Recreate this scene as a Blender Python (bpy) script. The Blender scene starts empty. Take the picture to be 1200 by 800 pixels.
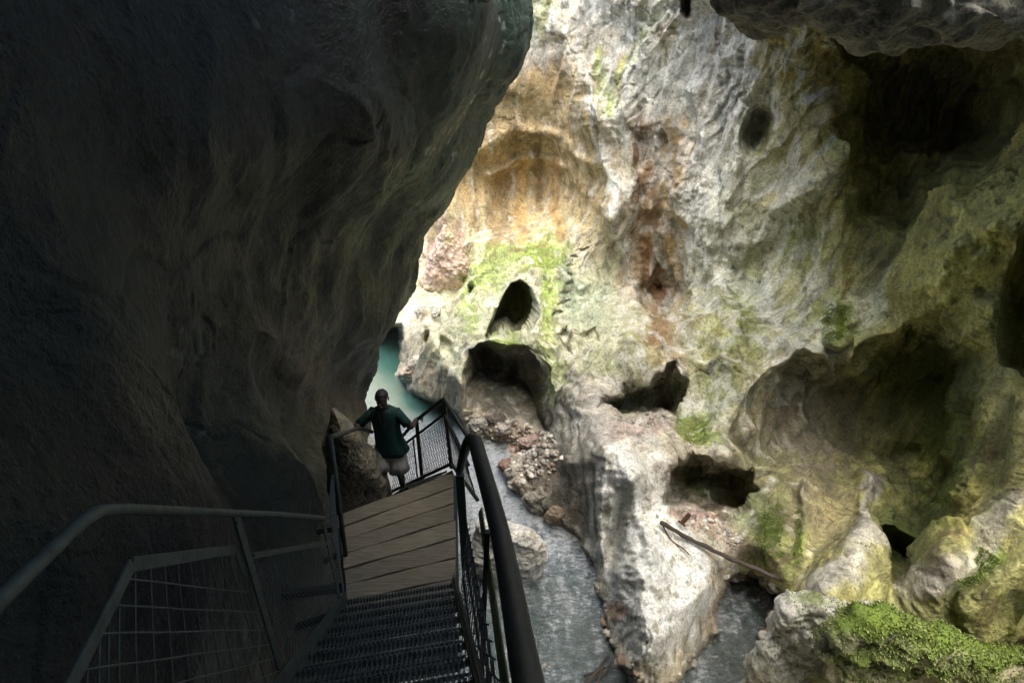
import bpy, bmesh, math, random
import numpy as np
from mathutils import Vector, Matrix
random.seed(7); rng = np.random.default_rng(7)
C = bpy.context.scene.collection
PITCH = math.radians(31.0); F = 680.0; CZ = 15.0            # camera at (0,0,15); water level is z = 0
cp, sp = math.cos(PITCH), math.sin(PITCH)

# ------------------------------------------------------------------ points from sight lines
def ray(px, py):
    u = (np.asarray(px, float) - 600) / F; v = (400 - np.asarray(py, float)) / F
    return np.stack([u, cp + sp * v, -sp + cp * v], -1)
def atY(px, py, Y):                      # the world point at forward distance Y
    d = ray(px, py); k = np.asarray(Y, float) / d[..., 1]
    p = d * k[..., None]; p[..., 2] += CZ
    return p
def V(px, py, Y): return Vector(atY(px, py, Y))
def atZ(px, py, z):                      # the world point at height z
    d = ray(px, py); k = (z - CZ) / d[..., 2]
    p = d * np.asarray(k)[..., None]; p[..., 2] += CZ
    return Vector(p)
def Yground(py, z): 
    v = (400 - np.asarray(py, float)) / F
    dz = np.minimum(-sp + cp * v, -0.02)
    return (z - CZ) / dz * (cp + sp * v)

# ------------------------------------------------------------------ noise
_perm = np.random.default_rng(3).permutation(256); _perm = np.concatenate([_perm, _perm, _perm]).astype(np.int32)
_g = np.random.default_rng(4).normal(size=(256, 3)); _g /= np.linalg.norm(_g, axis=1)[:, None]; _g = _g.astype(np.float32)
def perlin(x, y, z):
    x = np.asarray(x, np.float32); y = np.asarray(y, np.float32); z = np.asarray(z, np.float32)
    xi = np.floor(x).astype(np.int32); yi = np.floor(y).astype(np.int32); zi = np.floor(z).astype(np.int32)
    fx = x - xi; fy = y - yi; fz = z - zi
    X = xi & 255; Y = yi & 255; Z = zi & 255
    f = lambda t: t * t * t * (t * (t * 6 - 15) + 10)
    u, v, w = f(fx), f(fy), f(fz)
    def gr(dx, dy, dz):
        h = _perm[_perm[_perm[X + dx] + Y + dy] + Z + dz] & 255
        g = _g[h]
        return g[..., 0] * (fx - dx) + g[..., 1] * (fy - dy) + g[..., 2] * (fz - dz)
    l = lambda a, b, t: a + t * (b - a)
    return l(l(l(gr(0,0,0), gr(1,0,0), u), l(gr(0,1,0), gr(1,1,0), u), v),
             l(l(gr(0,0,1), gr(1,0,1), u), l(gr(0,1,1), gr(1,1,1), u), v), w) * 1.6
def fbm(P, s=(1,1,1), o=4, off=0.0, gain=0.5):
    r = 0; a = 1.0; k = 1.0
    for i in range(o):
        r = r + a * perlin(P[...,0]*s[0]*k+off, P[...,1]*s[1]*k+off*1.7+5, P[...,2]*s[2]*k-off+9)
        a *= gain; k *= 2.03
    return r
def ridged(P, s=(1,1,1), o=3, off=0.0, gain=0.5):
    r = 0; a = 1.0; k = 1.0
    for i in range(o):
        r = r + a * (1 - 2*np.abs(perlin(P[...,0]*s[0]*k+off, P[...,1]*s[1]*k+off*1.3+3, P[...,2]*s[2]*k-off+2)))
        a *= gain; k *= 2.1
    return r
def sst(a, b, x):
    t = np.clip((x - a) / (b - a), 0, 1); return t * t * (3 - 2 * t)
def fb2(px, py, s, o=3, off=0.0):
    return fbm(np.stack([px / s, py / s, np.full_like(px, off)], -1), o=o)

# ------------------------------------------------------------------ objects
def tag(o, label=None, cat=None, group=None, kind=None):
    if label: o['label'] = label
    if cat: o['category'] = cat
    if group: o['group'] = group
    if kind: o['kind'] = kind
    return o
def empty(name, loc=(0,0,0)):
    o = bpy.data.objects.new(name, None); C.objects.link(o); o.location = loc; o.empty_display_size = .1
    return o
def link(name, me, mat, parent=None, smooth=False):
    if mat: me.materials.append(mat)
    o = bpy.data.objects.new(name, me); C.objects.link(o)
    if parent is not None:
        o.parent = parent
        o.matrix_parent_inverse = Matrix.Translation(-parent.location)
    if smooth: me.polygons.foreach_set('use_smooth', np.ones(len(me.polygons), bool))
    return o
class MB:
    def __init__(s): s.v = []; s.f = []
    def hexa(s, p):
        n = len(s.v); s.v += [tuple(q) for q in p]
        s.f += [tuple(n+i for i in q) for q in ((0,3,2,1),(4,5,6,7),(0,1,5,4),(1,2,6,5),(2,3,7,6),(3,0,4,7))]
    def bar(s, a, b, w, h, up=(0,0,1)):
        a = Vector(a); b = Vector(b); d = (b-a).normalized(); up = Vector(up)
        if abs(d.dot(up)) > .98: up = Vector((0,1,0))
        r = d.cross(up).normalized() * (w/2); t = r.cross(d).normalized() * (h/2)
        s.hexa([a-r-t, a+r-t, b+r-t, b-r-t, a-r+t, a+r+t, b+r+t, b-r+t]); return s
    def tube(s, pts, r, n=10, cap=True):
        pts = [Vector(p) for p in pts]; rr = r if hasattr(r, '__len__') else [r]*len(pts)
        base = len(s.v); prev = None
        for i, p in enumerate(pts):
            d = (pts[min(i+1, len(pts)-1)] - pts[max(i-1, 0)]).normalized()
            if prev is None: prev = d.orthogonal().normalized()
            prev = (prev - d*prev.dot(d)).normalized(); q = d.cross(prev)
            for k in range(n):
                a = 2*math.pi*k/n; s.v.append(tuple(p + (prev*math.cos(a)+q*math.sin(a))*rr[i]))
        for i in range(len(pts)-1):
            for k in range(n):
                k2 = (k+1) % n; s.f.append((base+i*n+k, base+i*n+k2, base+(i+1)*n+k2, base+(i+1)*n+k))
        if cap:
            s.f.append(tuple(base+k for k in range(n))[::-1]); m = base+(len(pts)-1)*n
            s.f.append(tuple(m+k for k in range(n)))
        return s
    def build(s, name, mat, parent=None, bevel=0, smooth=False):
        me = bpy.data.meshes.new(name); me.from_pydata(s.v, [], s.f); me.update()
        o = link(name, me, mat, parent, smooth)
        if bevel:
            m = o.modifiers.new('bevel', 'BEVEL'); m.width = bevel; m.segments = 2; m.limit_method = 'ANGLE'
        return o
def smooth_path(pts, n=8):               # Catmull-Rom
    pts = [Vector(p) for p in pts]; out = []
    q = [pts[0]*2-pts[1]] + pts + [pts[-1]*2-pts[-2]]
    for i in range(1, len(q)-2):
        for k in range(n):
            t = k/n; a,b,c,d = q[i-1],q[i],q[i+1],q[i+2]
            out.append(.5*((2*b)+(c-a)*t+(2*a-5*b+4*c-d)*t*t+(3*b-a-3*c+d)*t**3))
    return out+[pts[-1]]

def grid_mesh(name, P, mat, col=None, kind_attr='tint', wrap=False, extra=None):
    r, c = P.shape[:2]
    me = bpy.data.meshes.new(name)
    idx = np.arange(r*c, dtype=np.int32).reshape(r, c)
    if wrap: idx = np.concatenate([idx, idx[:, :1]], 1)
    q = np.stack([idx[:-1,:-1], idx[1:,:-1], idx[1:,1:], idx[:-1,1:]], -1).reshape(-1, 4)
    nf = len(q)
    me.vertices.add(r*c); me.vertices.foreach_set('co', P.reshape(-1).astype(np.float32))
    me.loops.add(nf*4); me.loops.foreach_set('vertex_index', q.reshape(-1))
    me.polygons.add(nf); me.polygons.foreach_set('loop_start', np.arange(0, nf*4, 4, dtype=np.int32))
    me.polygons.foreach_set('loop_total', np.full(nf, 4, np.int32))
    me.polygons.foreach_set('use_smooth', np.ones(nf, bool))
    me.update(calc_edges=True); me.validate()
    if col is not None:
        a = me.color_attributes.new(kind_attr, 'FLOAT_COLOR', 'POINT')
        rgba = np.ones((r*c, 4), np.float32); rgba[:, :3] = col.reshape(-1, 3)
        if extra is not None: rgba[:, 3] = extra.reshape(-1)
        a.data.foreach_set('color', rgba.reshape(-1))
    me.materials.append(mat)
    o = bpy.data.objects.new(name, me); C.objects.link(o)
    return o
def normals(P):
    du = np.gradient(P, axis=1); dv = np.gradient(P, axis=0)
    n = np.cross(du, dv); n /= np.linalg.norm(n, axis=-1, keepdims=True) + 1e-9
    return n

# ------------------------------------------------------------------ materials
def nt(name):
    m = bpy.data.materials.new(name); m.use_nodes = True
    t = m.node_tree; b = t.nodes['Principled BSDF']
    return m, t, b
def N(t, typ, **kw):
    n = t.nodes.new(typ)
    for k, v in kw.items():
        if hasattr(n, k): setattr(n, k, v)
        else: n.inputs[k].default_value = v
    return n
def mixc(t, fac, a, b, mode='MIX'):
    m = t.nodes.new('ShaderNodeMix'); m.data_type = 'RGBA'; m.blend_type = mode; m.clamp_result = False
    for sck, val in ((m.inputs[0], fac), (m.inputs[6], a), (m.inputs[7], b)):
        if isinstance(val, bpy.types.NodeSocket): t.links.new(val, sck)
        else: sck.default_value = val if not isinstance(val, tuple) else (*val[:3], 1)
    return m.outputs[2]
def noise(t, vec, scale, detail=6, rough=.6, stretch=None):
    if stretch:
        mp = N(t, 'ShaderNodeMapping'); mp.inputs['Scale'].default_value = stretch
        t.links.new(vec, mp.inputs[0]); vec = mp.outputs[0]
    n = N(t, 'ShaderNodeTexNoise', Scale=scale, Detail=detail, Roughness=rough); t.links.new(vec, n.inputs['Vector'])
    return n.outputs['Fac']
def ramp(t, fac, stops):
    r = N(t, 'ShaderNodeValToRGB'); e = r.color_ramp.elements
    while len(e) < len(stops): e.new(.5)
    for k, (p, c) in enumerate(stops):
        e[k].position = p; e[k].color = (*c, 1) if isinstance(c, tuple) else (c, c, c, 1)
    t.links.new(fac, r.inputs[0]); return r.outputs[0]
def rock_material(name, color=None, bump=.5, wet=.75, fine=1.0):
    m, t, b = nt(name)
    g = N(t, 'ShaderNodeNewGeometry'); pos = g.outputs['Position']
    if color is None:
        a = N(t, 'ShaderNodeAttribute', attribute_name='tint'); base = a.outputs['Color']; moss = a.outputs['Alpha']
    else: base = color; moss = 0.0
    n1 = noise(t, pos, 1.1*fine, 8, .65); n2 = noise(t, pos, 6*fine, 8, .7); n3 = noise(t, pos, 2.2*fine, 8, .65, (1,1,.22)); n4 = noise(t, pos, 28*fine, 4, .7)
    c = mixc(t, 1.0, base, ramp(t, n1, [(.3,(.72,.74,.72)), (.5,(1,1,1)), (.72,(1.25,1.2,1.12))]), 'MULTIPLY')
    c = mixc(t, .8, c, ramp(t, n3, [(.3,(.6,.58,.55)), (.48,(1,1,1)), (.75,(1.22,1.22,1.22))]), 'MULTIPLY')
    c = mixc(t, .75, c, ramp(t, n2, [(.3,.62), (.5,1.0), (.75,1.22)]), 'MULTIPLY')
    c = mixc(t, .6, c, ramp(t, n4, [(.34,.5), (.5,1.0), (.68,1.3)]), 'MULTIPLY')
    n5 = noise(t, pos, 13*fine, 4, .6)
    c = mixc(t, .7, c, ramp(t, n5, [(.36,.55), (.47,.98), (.6,1.2)]), 'MULTIPLY')
    # dark pits and cracks
    vo = N(t, 'ShaderNodeTexVoronoi', feature='DISTANCE_TO_EDGE', Scale=1.3*fine)
    wv = N(t, 'ShaderNodeVectorMath', operation='ADD'); sc_ = N(t, 'ShaderNodeVectorMath', operation='SCALE'); sc_.inputs['Scale'].default_value = .55
    nn = N(t, 'ShaderNodeTexNoise', Scale=2.0*fine, Detail=6); t.links.new(pos, nn.inputs['Vector'])
    t.links.new(nn.outputs['Color'], sc_.inputs[0]); t.links.new(pos, wv.inputs[0]); t.links.new(sc_.outputs[0], wv.inputs[1])
    t.links.new(wv.outputs[0], vo.inputs['Vector'])
    crk = ramp(t, vo.outputs['Distance'], [(0.0,.35), (.012,.8), (.03,1.0)])
    cm = mixc(t, ramp(t, n1, [(.5,0.0), (.62,.7)]), (1,1,1), crk)
    c = mixc(t, 1.0, c, cm, 'MULTIPLY')
    t.links.new(c, b.inputs['Base Color'])
    rg = ramp(t, n1, [(.35, wet-.2), (.65, wet+.12)]); t.links.new(rg, b.inputs['Roughness'])
    b.inputs['Specular IOR Level'].default_value = .35
    bp = N(t, 'ShaderNodeBump', Strength=bump, Distance=.16); h = mixc(t, .35, n2, n3); h = mixc(t, .38, h, n4); h = mixc(t, .3, h, n5)
    t.links.new(h, bp.inputs['Height'])
    bp2 = N(t, 'ShaderNodeBump', Strength=bump*.7, Distance=.04); t.links.new(cm, bp2.inputs['Height']); t.links.new(bp.outputs[0], bp2.inputs['Normal'])
    t.links.new(bp2.outputs[0], b.inputs['Normal'])
    return m
def simple(name, color, rough=.6, metal=0, var=.3, scale=8, bump=.2, stretch=None, dark=None, dist=.01):
    m, t, b = nt(name)
    g = N(t, 'ShaderNodeTexCoord'); v = g.outputs['Object']
    n = noise(t, v, scale, 8, .65, stretch)
    lo = dark or tuple(x*(1-var) for x in color); hi = tuple(x*(1+var) for x in color)
    t.links.new(ramp(t, n, [(.32, lo), (.5, color), (.7, hi)]), b.inputs['Base Color'])
    b.inputs['Roughness'].default_value = rough; b.inputs['Metallic'].default_value = metal
    bp = N(t, 'ShaderNodeBump', Strength=bump, Distance=dist); t.links.new(n, bp.inputs['Height']); t.links.new(bp.outputs[0], b.inputs['Normal'])
    return m
M_cliff = rock_material('cliff_rock', None, .85)
M_dark = rock_material('shaded_wall_rock', None, 1.0, .5, 1.0)
M_boulder = rock_material('boulder_rock', None, .6, .7, 1.3)
M_steel = simple('painted_green_steel', (.042,.058,.047), .65, .1, .45, 14, .3, dark=(.015,.021,.017))
M_blacksteel = simple('dark_steel', (.022,.027,.024), .55, .2, .4, 14, .2)
M_wire = simple('galvanised_wire', (.07,.082,.073), .6, .2, .2, 20, .1)
M_plank = simple('worn_plank', (.20,.168,.112), .75, 0, .4, 5, .35, (1,12,12))
M_plank2 = simple('worn_plank_grey', (.172,.145,.098), .8, 0, .45, 5, .35, (1,12,12))
M_tread = simple('serrated_steel', (.08,.09,.078), .4, .6, .4, 25, .4)
M_skin = simple('skin', (.05,.03,.022), .55, 0, .1, 10, .1)
M_shirt = simple('teal_cloth', (.006,.042,.034), .85, 0, .2, 12, .3)
M_shorts = simple('khaki_cloth', (.40,.37,.32), .9, 0, .15, 12, .3)
M_hair = simple('dark_hair', (.02,.015,.012), .6, 0, .3, 60, .5)
M_shoe = simple('dark_shoe', (.05,.05,.05), .7, 0, .2, 12, .1)
M_wood = simple('weathered_wood', (.06,.048,.038), .8, 0, .5, 6, .6, (10,1,10), dist=.03)
M_rust = simple('rusty_iron', (.10,.05,.03), .8, .3, .5, 20, .5)

#==SETTING==
WHITE=(.66,.66,.63); CREAM=(.52,.47,.37); OCHRE=(.42,.32,.18); YGREEN=(.40,.39,.17); MOSS=(.17,.25,.045); LMOSS=(.30,.38,.10)
DMOSS=(.07,.10,.03); BROWN=(.16,.10,.055); PINK=(.50,.36,.31); GREY=(.34,.335,.31); DGREY=(.16,.155,.14); TEAL=(.10,.20,.15)

def sd_poly(px, py, poly):
    d = np.full(px.shape, 1e9, np.float32); inside = np.zeros(px.shape, bool); n = len(poly)
    for i in range(n):
        ax, ay = poly[i]; bx, by = poly[(i+1) % n]; ex, ey = bx-ax, by-ay
        wx, wy = px-ax, py-ay; tt = np.clip((wx*ex+wy*ey)/(ex*ex+ey*ey), 0, 1)
        d = np.minimum(d, np.hypot(wx-ex*tt, wy-ey*tt))
        c = (ay > py) != (by > py)
        if ey != 0: inside ^= c & (px < ex*(py-ay)/ey+ax)
    return np.where(inside, -d, d)
def d_line(px, py, pts):
    d = np.full(px.shape, 1e9, np.float32); tt0 = np.zeros(px.shape, np.float32); n = len(pts)-1
    for i in range(n):
        ax, ay = pts[i]; bx, by = pts[i+1]; ex, ey = bx-ax, by-ay
        wx, wy = px-ax, py-ay; tt = np.clip((wx*ex+wy*ey)/(ex*ex+ey*ey), 0, 1)
        q = np.hypot(wx-ex*tt, wy-ey*tt); m = q < d
        d = np.where(m, q, d); tt0 = np.where(m, (i+tt)/n, tt0)
    return d, tt0
def rbf(ctrl, px, py, c=45.0):
    K = np.array([(a, b) for a, b, _ in ctrl], float); y = np.array([v for *_, v in ctrl], float)
    phi = lambda r2: -np.sqrt(r2 + c*c)
    A = phi(((K[:,None]-K[None])**2).sum(-1)); n = len(K)
    B = np.zeros((n+1, n+1)); B[:n,:n] = A; B[:n,n] = 1; B[n,:n] = 1
    w = np.linalg.solve(B + np.eye(n+1)*1e-9, np.append(y, 0))
    out = np.full(px.shape, w[n], np.float32)
    for i in range(n): out += (w[i]*phi((px-K[i,0])**2+(py-K[i,1])**2)).astype(np.float32)
    return out

# ================= the sunlit side of the gorge: cliff, ledges, buttress and river bed as one sheet of rock
def axis(a, b, c, d, fine, coarse):
    return np.concatenate([np.arange(a, b, coarse), np.arange(b, c, fine), np.arange(c, d, coarse)])
gx = axis(340, 470, 1205, 1700, 1.0, 5.0); gy = axis(-330, -6, 806, 1060, 1.0, 6.0)
PX, PY = np.meshgrid(gx.astype(np.float32), gy.astype(np.float32))
W1 = fb2(PX, PY, 60., 4, 1.3); W2 = fb2(PX, PY, 60., 4, 7.7); W3 = fb2(PX, PY, 17., 3, 3.1); W4 = fb2(PX, PY, 17., 3, 5.9)
QX = PX + W1*9 + W3*2.2; QY = PY + W2*9 + W4*2.2              # sight lines with ragged edges
ctrl = [  # (px, py, forward distance)
 (340,-330,30),(600,-330,29),(800,-330,23),(900,-100,17.5),(1000,-60,15.6),(1100,-60,13),(1200,-60,11),(1400,-60,8.5),(1000,-330,12),(1200,-330,9),(1500,-330,8),(1700,-330,7),  # unseen upper rows lean out at the right to shade the recess below
 (340,0,30),(500,0,29),(610,0,27.5),(660,0,26.5),(720,0,24.5),(800,0,22.5),(850,20,21.5),(930,60,19.5),(1000,60,19),(1100,60,17),(1200,60,14),(1400,60,10),(1700,60,7),
 (400,150,30),(530,150,27),(600,150,27.2),(660,150,26.3),(700,150,24.2),(760,150,23.2),(820,150,21.8),(900,150,19.8),(970,150,18.2),(1050,150,18.5),(1150,150,16.5),(1200,150,14),
 (400,260,29),(530,250,26.5),(600,240,27),(660,240,26),(715,250,23.5),(740,250,22.8),(820,250,21),(900,250,18.8),(970,250,17.2),(1030,270,16.5),(1100,270,14.2),(1180,250,12.6),(1300,250,10.5),(1700,250,7),
 (500,330,25.5),(540,330,25),(600,320,22.4),(650,320,21.8),(700,350,22.2),(760,350,21.8),(830,350,19.4),(900,350,17.6),(970,350,16),(1040,350,15.2),(1110,340,13.4),(1170,340,12.2),(1230,350,11),
 (490,370,22.5),(530,400,19.8),(510,440,19.2),(540,470,18.2),(590,395,18.6),(640,400,18.2),(690,400,17.8),(740,385,18.0),(770,430,15.6),(830,420,15.6),(880,440,14.6),(930,425,14.4),(1000,420,13.9),(1080,400,13.2),(1170,430,11.2),(1230,430,10),
 (480,420,21.5),(468,436,22),(560,500,18.2),(620,480,17.4),(650,470,16.4),(700,440,16.2),(760,485,15.1),(700,490,14.6),(820,490,14.2),(880,480,13.9),(940,520,13.2),(1010,520,12.4),(1080,520,11.6),(1170,520,10.2),(1230,520,9),
 (600,540,16.2),(650,530,14.4),(690,530,13.3),(722,520,12.9),(745,530,12.6),(765,525,12.8),(800,528,12.9),(850,518,12.8),(900,520,13.1),(900,560,12.3),(950,580,11.4),(1010,600,10.5),(1070,610,10.0),(1130,600,9.8),(1190,600,8.6),(1260,600,7.8),
 (600,600,14.2),(650,600,13.3),(690,600,12.5),(700,650,11.7),(725,590,11.9),(760,590,11.6),(750,630,10.9),(780,620,10.9),(820,612,11.3),(865,625,10.9),(905,640,10.4),(960,640,9.9),(1010,650,9.3),(1040,690,8.4),(1100,690,8.0),(1160,690,7.5),(1230,690,6.9),
 (640,680,11.6),(700,690,10.8),(722,690,10.0),(740,680,9.7),(780,690,9.4),(805,660,9.9),(828,690,9.5),(860,690,10.6),(900,690,10.1),(930,690,9.2),(960,715,8.5),(1060,730,7.8),(1130,730,7.6),(1200,730,7.3),(725,750,9.2),(770,750,8.5),(765,785,7.9),(810,730,8.9),
 (600,800,8.6),(700,800,8.4),(840,770,8.9),(880,790,8.4),(960,800,7.2),(1060,800,7.0),(1200,800,6.8),(1400,700,5.9),(1700,800,3.6),(1200,1060,3.3),(700,1060,4.5),(340,1060,4.5),(340,800,8.5),(400,600,14),(400,450,22),(1700,500,6)]
cs = 8
cgx, cgy = np.meshgrid(np.arange(340, 1700+cs*2, cs, dtype=np.float32), np.arange(-330, 1060+cs*2, cs, dtype=np.float32))
R0 = rbf(ctrl, cgx, cgy, 34.0)
def upsample(G, px, py):
    fx = np.clip((px-340)/cs, 0, G.shape[1]-1.001); fy = np.clip((py+330)/cs, 0, G.shape[0]-1.001)
    ix = fx.astype(int); iy = fy.astype(int); tx = fx-ix; ty = fy-iy
    return G[iy,ix]*(1-tx)*(1-ty)+G[iy,ix+1]*tx*(1-ty)+G[iy+1,ix]*(1-tx)*ty+G[iy+1,ix+1]*tx*ty
R = upsample(R0, PX+W1*3, PY+W2*3).astype(np.float32)

def recess(poly, depth, et=6, eb=20, wob=1.0, right=None):     # a hollow: crisp upper lip, easy lower edge
    global R
    x = PX+(QX-PX)*wob; y = PY+(QY-PY)*wob
    ys = [p[1] for p in poly]; k = np.clip((PY-min(ys))/(max(ys)-min(ys)), 0, 1)
    if right: k = np.maximum(k, sst(right[0], right[1], PX))
    sd = -sd_poly(x, y, poly)
    R += depth*(.55*sst(0, 1, sd/(et+(eb-et)*k))+.45*sst(0, 1, sd/(3.2*et+(1.6*eb-et)*k)))
def bulge(pts, w, h, wob=.7, taper=None):                      # a ridge that stands out towards the open gorge
    global R
    x = PX+(QX-PX)*wob; y = PY+(QY-PY)*wob
    d, t = d_line(x, y, pts)
    ww = w*(1+((taper or 1)-1)*t)
    R -= np.minimum(h, 1.25*ww*R/680)*np.exp(-(d/ww)**2)*(1+.5*W1)
def scoop(cx, cy, rx, ry, depth, ang=0, p=2.0, wob=.6):
    global R
    x = PX+(QX-PX)*wob-cx; y = PY+(QY-PY)*wob-cy; a = math.radians(ang)
    u = x*math.cos(a)+y*math.sin(a); v = -x*math.sin(a)+y*math.cos(a)
    q = np.sqrt((u/rx)**2+(v/ry)**2); R += depth*(1-sst(.0 if p < 2 else .45, 1.0, q))
# -- alcove and upper face
scoop(618, 225, 105, 105, 1.0, 10, 1)
bulge([(560,175),(600,150),(650,160),(690,200),(712,260)], 9, .45)
bulge([(575,205),(620,182),(670,200),(700,245)], 6, .35)
bulge([(692,70),(690,150),(712,220),(727,290),(742,350),(745,400)], 9, 1.1)
bulge([(700,140),(660,60),(640,0)], 16, .5)
recess([(738,150),(775,140),(800,160),(795,260),(800,330),(770,380),(745,330),(735,240)], .9, 14, 30)
scoop(775, 355, 38, 42, 1.6, 0); scoop(885, 152, 20, 36, 1.3, 8); scoop(912,160,16,40,-.25,25,1)
bulge([(1000,150),(960,215),(900,250),(860,300)], 14, .7)
bulge([(880,60),(870,130),(858,200),(850,280)], 16, .6)
bulge([(810,110),(820,220),(840,330),(850,420)], 16, .5)
scoop(805,5,8,22,1.0)
# -- dark recess at upper right with a knob below it
recess([(968,40),(1005,95),(966,150),(985,180),(1002,235),(1010,262),(1045,285),(1062,288),(1110,262),(1160,228),(1215,195),(1500,150),(1500,30),(1100,-20)], 1.3, 10, 30)
bulge([(1040,255),(1046,215),(1062,170)], 12, .6); bulge([(1110,240),(1140,205),(1200,160),(1260,120)], 18, .9); bulge([(1080,130),(1075,200),(1085,240)], 10, .5)
for k in range(13): bulge([(1018+k*15+6*math.sin(k*2.3), 60+6*math.sin(k)), (1003+k*13, 120+12*math.sin(k*1.7)), (985+k*13+7*math.sin(k*1.1), 185+18*math.sin(k*2.9))], 4.5+1.5*math.sin(k*5), .28+.1*math.sin(k*3.1))
bulge([(1090,320),(1130,295),(1210,240)], 40, 1.7, .3); bulge([(1100,360),(1160,370)], 20, .6)
recess([(1192,270),(1205,245),(1500,200),(1500,520),(1230,500),(1192,470),(1172,420),(1178,340)], 2.4, 7, 20)
# -- big cave under the knob and the face
cave = [(838,512),(862,492),(884,462),(898,428),(940,412),(968,424),(992,418),(1010,402),(1040,388),(1062,372),(1100,366),(1135,378),(1160,402),(1175,450),(1172,520),(1150,590),(1120,640),(1080,690),(1030,690),(1015,600),(960,585),(900,570),(862,560)]
recess(cave, 1.9, 6, 80, 1.0, (1060,1170))
recess([(935,440),(985,436),(1040,400),(1100,385),(1140,420),(1150,500),(1100,560),(1030,590),(975,560),(940,500)], .9, 18, 60)
bulge([(1050,392),(1010,440),(990,480),(965,530),(940,580)], 5, .9); bulge([(952,430),(942,480),(936,540)], 6, .7); bulge([(968,430),(975,480),(960,540)], 4, .5)
bulge([(1005,590),(1020,560),(1045,540)], 7, .7)
bulge([(1012,560),(1016,620),(1000,670),(975,690)], 8, .35, .9, 2.4)
bulge([(1130,470),(1140,560),(1120,640)], 24, .8)
bulge([(1215,590),(1170,630),(1130,660),(1080,700)], 9, .3, .9, 1.8); bulge([(1210,650),(1170,680),(1140,720)], 9, .25, 1, 2); bulge([(1200,620),(1150,660),(1105,690)], 6, .2)
scoop(1052,655,26,44,1.4,-8); scoop(980,395,22,22,-.8); scoop(990,365,30,20,-.3)
bulge([(905,560),(915,600),(900,640),(925,670)], 16, .7); bulge([(948,560),(942,610),(935,660)], 8, .6)
# -- pit behind the buttress
recess([(768,548),(782,534),(820,536),(850,542),(884,546),(890,575),(878,598),(850,606),(812,604),(792,598),(772,596)], 2.6, 5, 12)
scoop(850,600,22,16,-.35,10,1); bulge([(842,500),(850,525),(880,525)], 16, .8)
# -- shelf and recess over it
recess([(700,470),(722,452),(760,430),(790,420),(805,440),(806,470),(795,497),(765,492),(700,488)], 2.4, 6, 10)
scoop(1070,560,60,60,.6)
# -- arch, green columns and cave mouth
recess([(590,345),(598,332),(610,327),(621,334),(625,352),(622,374),(614,390),(602,396),(592,388),(580,394),(568,402),(572,385),(582,362)], 5.0, 2.5, 5, .3)
recess([(548,405),(562,398),(580,400),(598,412),(612,420),(622,452),(630,480),(638,500),(600,494),(545,482),(540,440)], 3.4, 5, 10, .6)
bulge([(640,300),(636,340),(634,370),(615,402),(590,405)], 8, .9, .4); bulge([(655,300),(655,350),(640,395)], 8, .7)
recess([(652,378),(668,372),(672,392),(664,412),(655,408)], 1.2, 5, 8); recess([(676,385),(700,380),(712,400),(690,415)], .9, 5, 8)
for k in range(8): scoop(657+k*3.4+2*math.sin(k*2), 366-k*10.6, 7+1.5*math.sin(k*3), 2.6, .22, -6, 2, .8)   # steps worn into the flowstone
scoop(513,372,9,11,1.2); scoop(560,347,7,9,.8); scoop(500,395,8,10,.5); scoop(524,408,8,14,.5)
bulge([(560,330),(545,360),(552,400),(545,450)], 12, .7); bulge([(495,370),(505,395),(530,440),(545,480)], 10, .7)
bulge([(665,420),(690,470),(700,520),(705,560),(702,640)], 18, .9, .6)
bulge([(660,395),(640,430),(650,480),(668,540)], 14, .6)
# -- buttress
bulge([(708,505),(704,560),(702,620),(712,690)], 6, .3, .4); bulge([(742,560),(746,600),(764,650),(772,690)], 7, .35, .4); scoop(727,600,13,38,.45,4,1,.3); scoop(742,690,16,36,.4,-12,1,.3); bulge([(830,690),(800,712),(770,728),(735,755),(720,762)], 7, .3, .3)
bulge([(725,535),(738,590),(750,640),(765,700),(752,760)], 26, 1.1, .5, 1.6)
bulge([(735,545),(790,615),(828,660),(825,705),(790,735),(760,770)], 12, .7, .5)
scoop(722,640,18,40,.5,10,1)
bulge([(704,560),(700,620),(706,650)], 6, .5)
# -- the river bed: nothing that shows water goes deeper than the bed
river = [(540,500),(556,520),(566,512),(592,520),(580,545),(600,575),(640,592),(668,622),(690,650),(700,665),(698,690),(712,712),(716,755),(745,792),(770,830),(770,1060),(340,1060),(340,560),(440,540),(520,540)]
sdr = sd_poly(PX+W3*4+W1*4, PY+W4*3, river)
pool = [(340,380),(470,380),(474,398),(474,425),(466,440),(480,456),(520,472),(540,480),(548,505),(500,560),(340,560)]
sdp = sd_poly(PX+W3*2, PY+W4*2, pool)
channel = [(836,708),(850,676),(880,668),(905,682),(925,700),(905,730),(885,770),(880,830),(750,840),(762,806),(790,800),(812,772),(838,740)]
sdw = np.minimum(np.minimum(sdr, sdp), sd_poly(PX+W3*4, PY+W4*4, channel))
bed = Yground(PY, -.45)
near = Yground(PY, .05)
k = sst(1.5, -9, sdw)
R = np.where(sdw < 8, R*(1-k)+bed*k, R)
R = np.minimum(R, Yground(PY, -.55))                           # rock never falls below the bed
lift = np.where((sdw >= 0) & (PY > 380), Yground(PY, .12+np.clip(sdw/14, 0, 1)*.6), 1e9)
R = np.minimum(R, lift)                                        # dry rock stays above the water
B = atY(PX, PY, R)
n0 = normals(B); n0 *= np.sign((n0*ray(PX, PY)).sum(-1, keepdims=True))*-1     # towards the viewer's side
sm = (B - np.array([0,0,CZ])); 
wall = np.clip(1-np.abs(n0[...,2])*.8, .2, 1)
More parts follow.
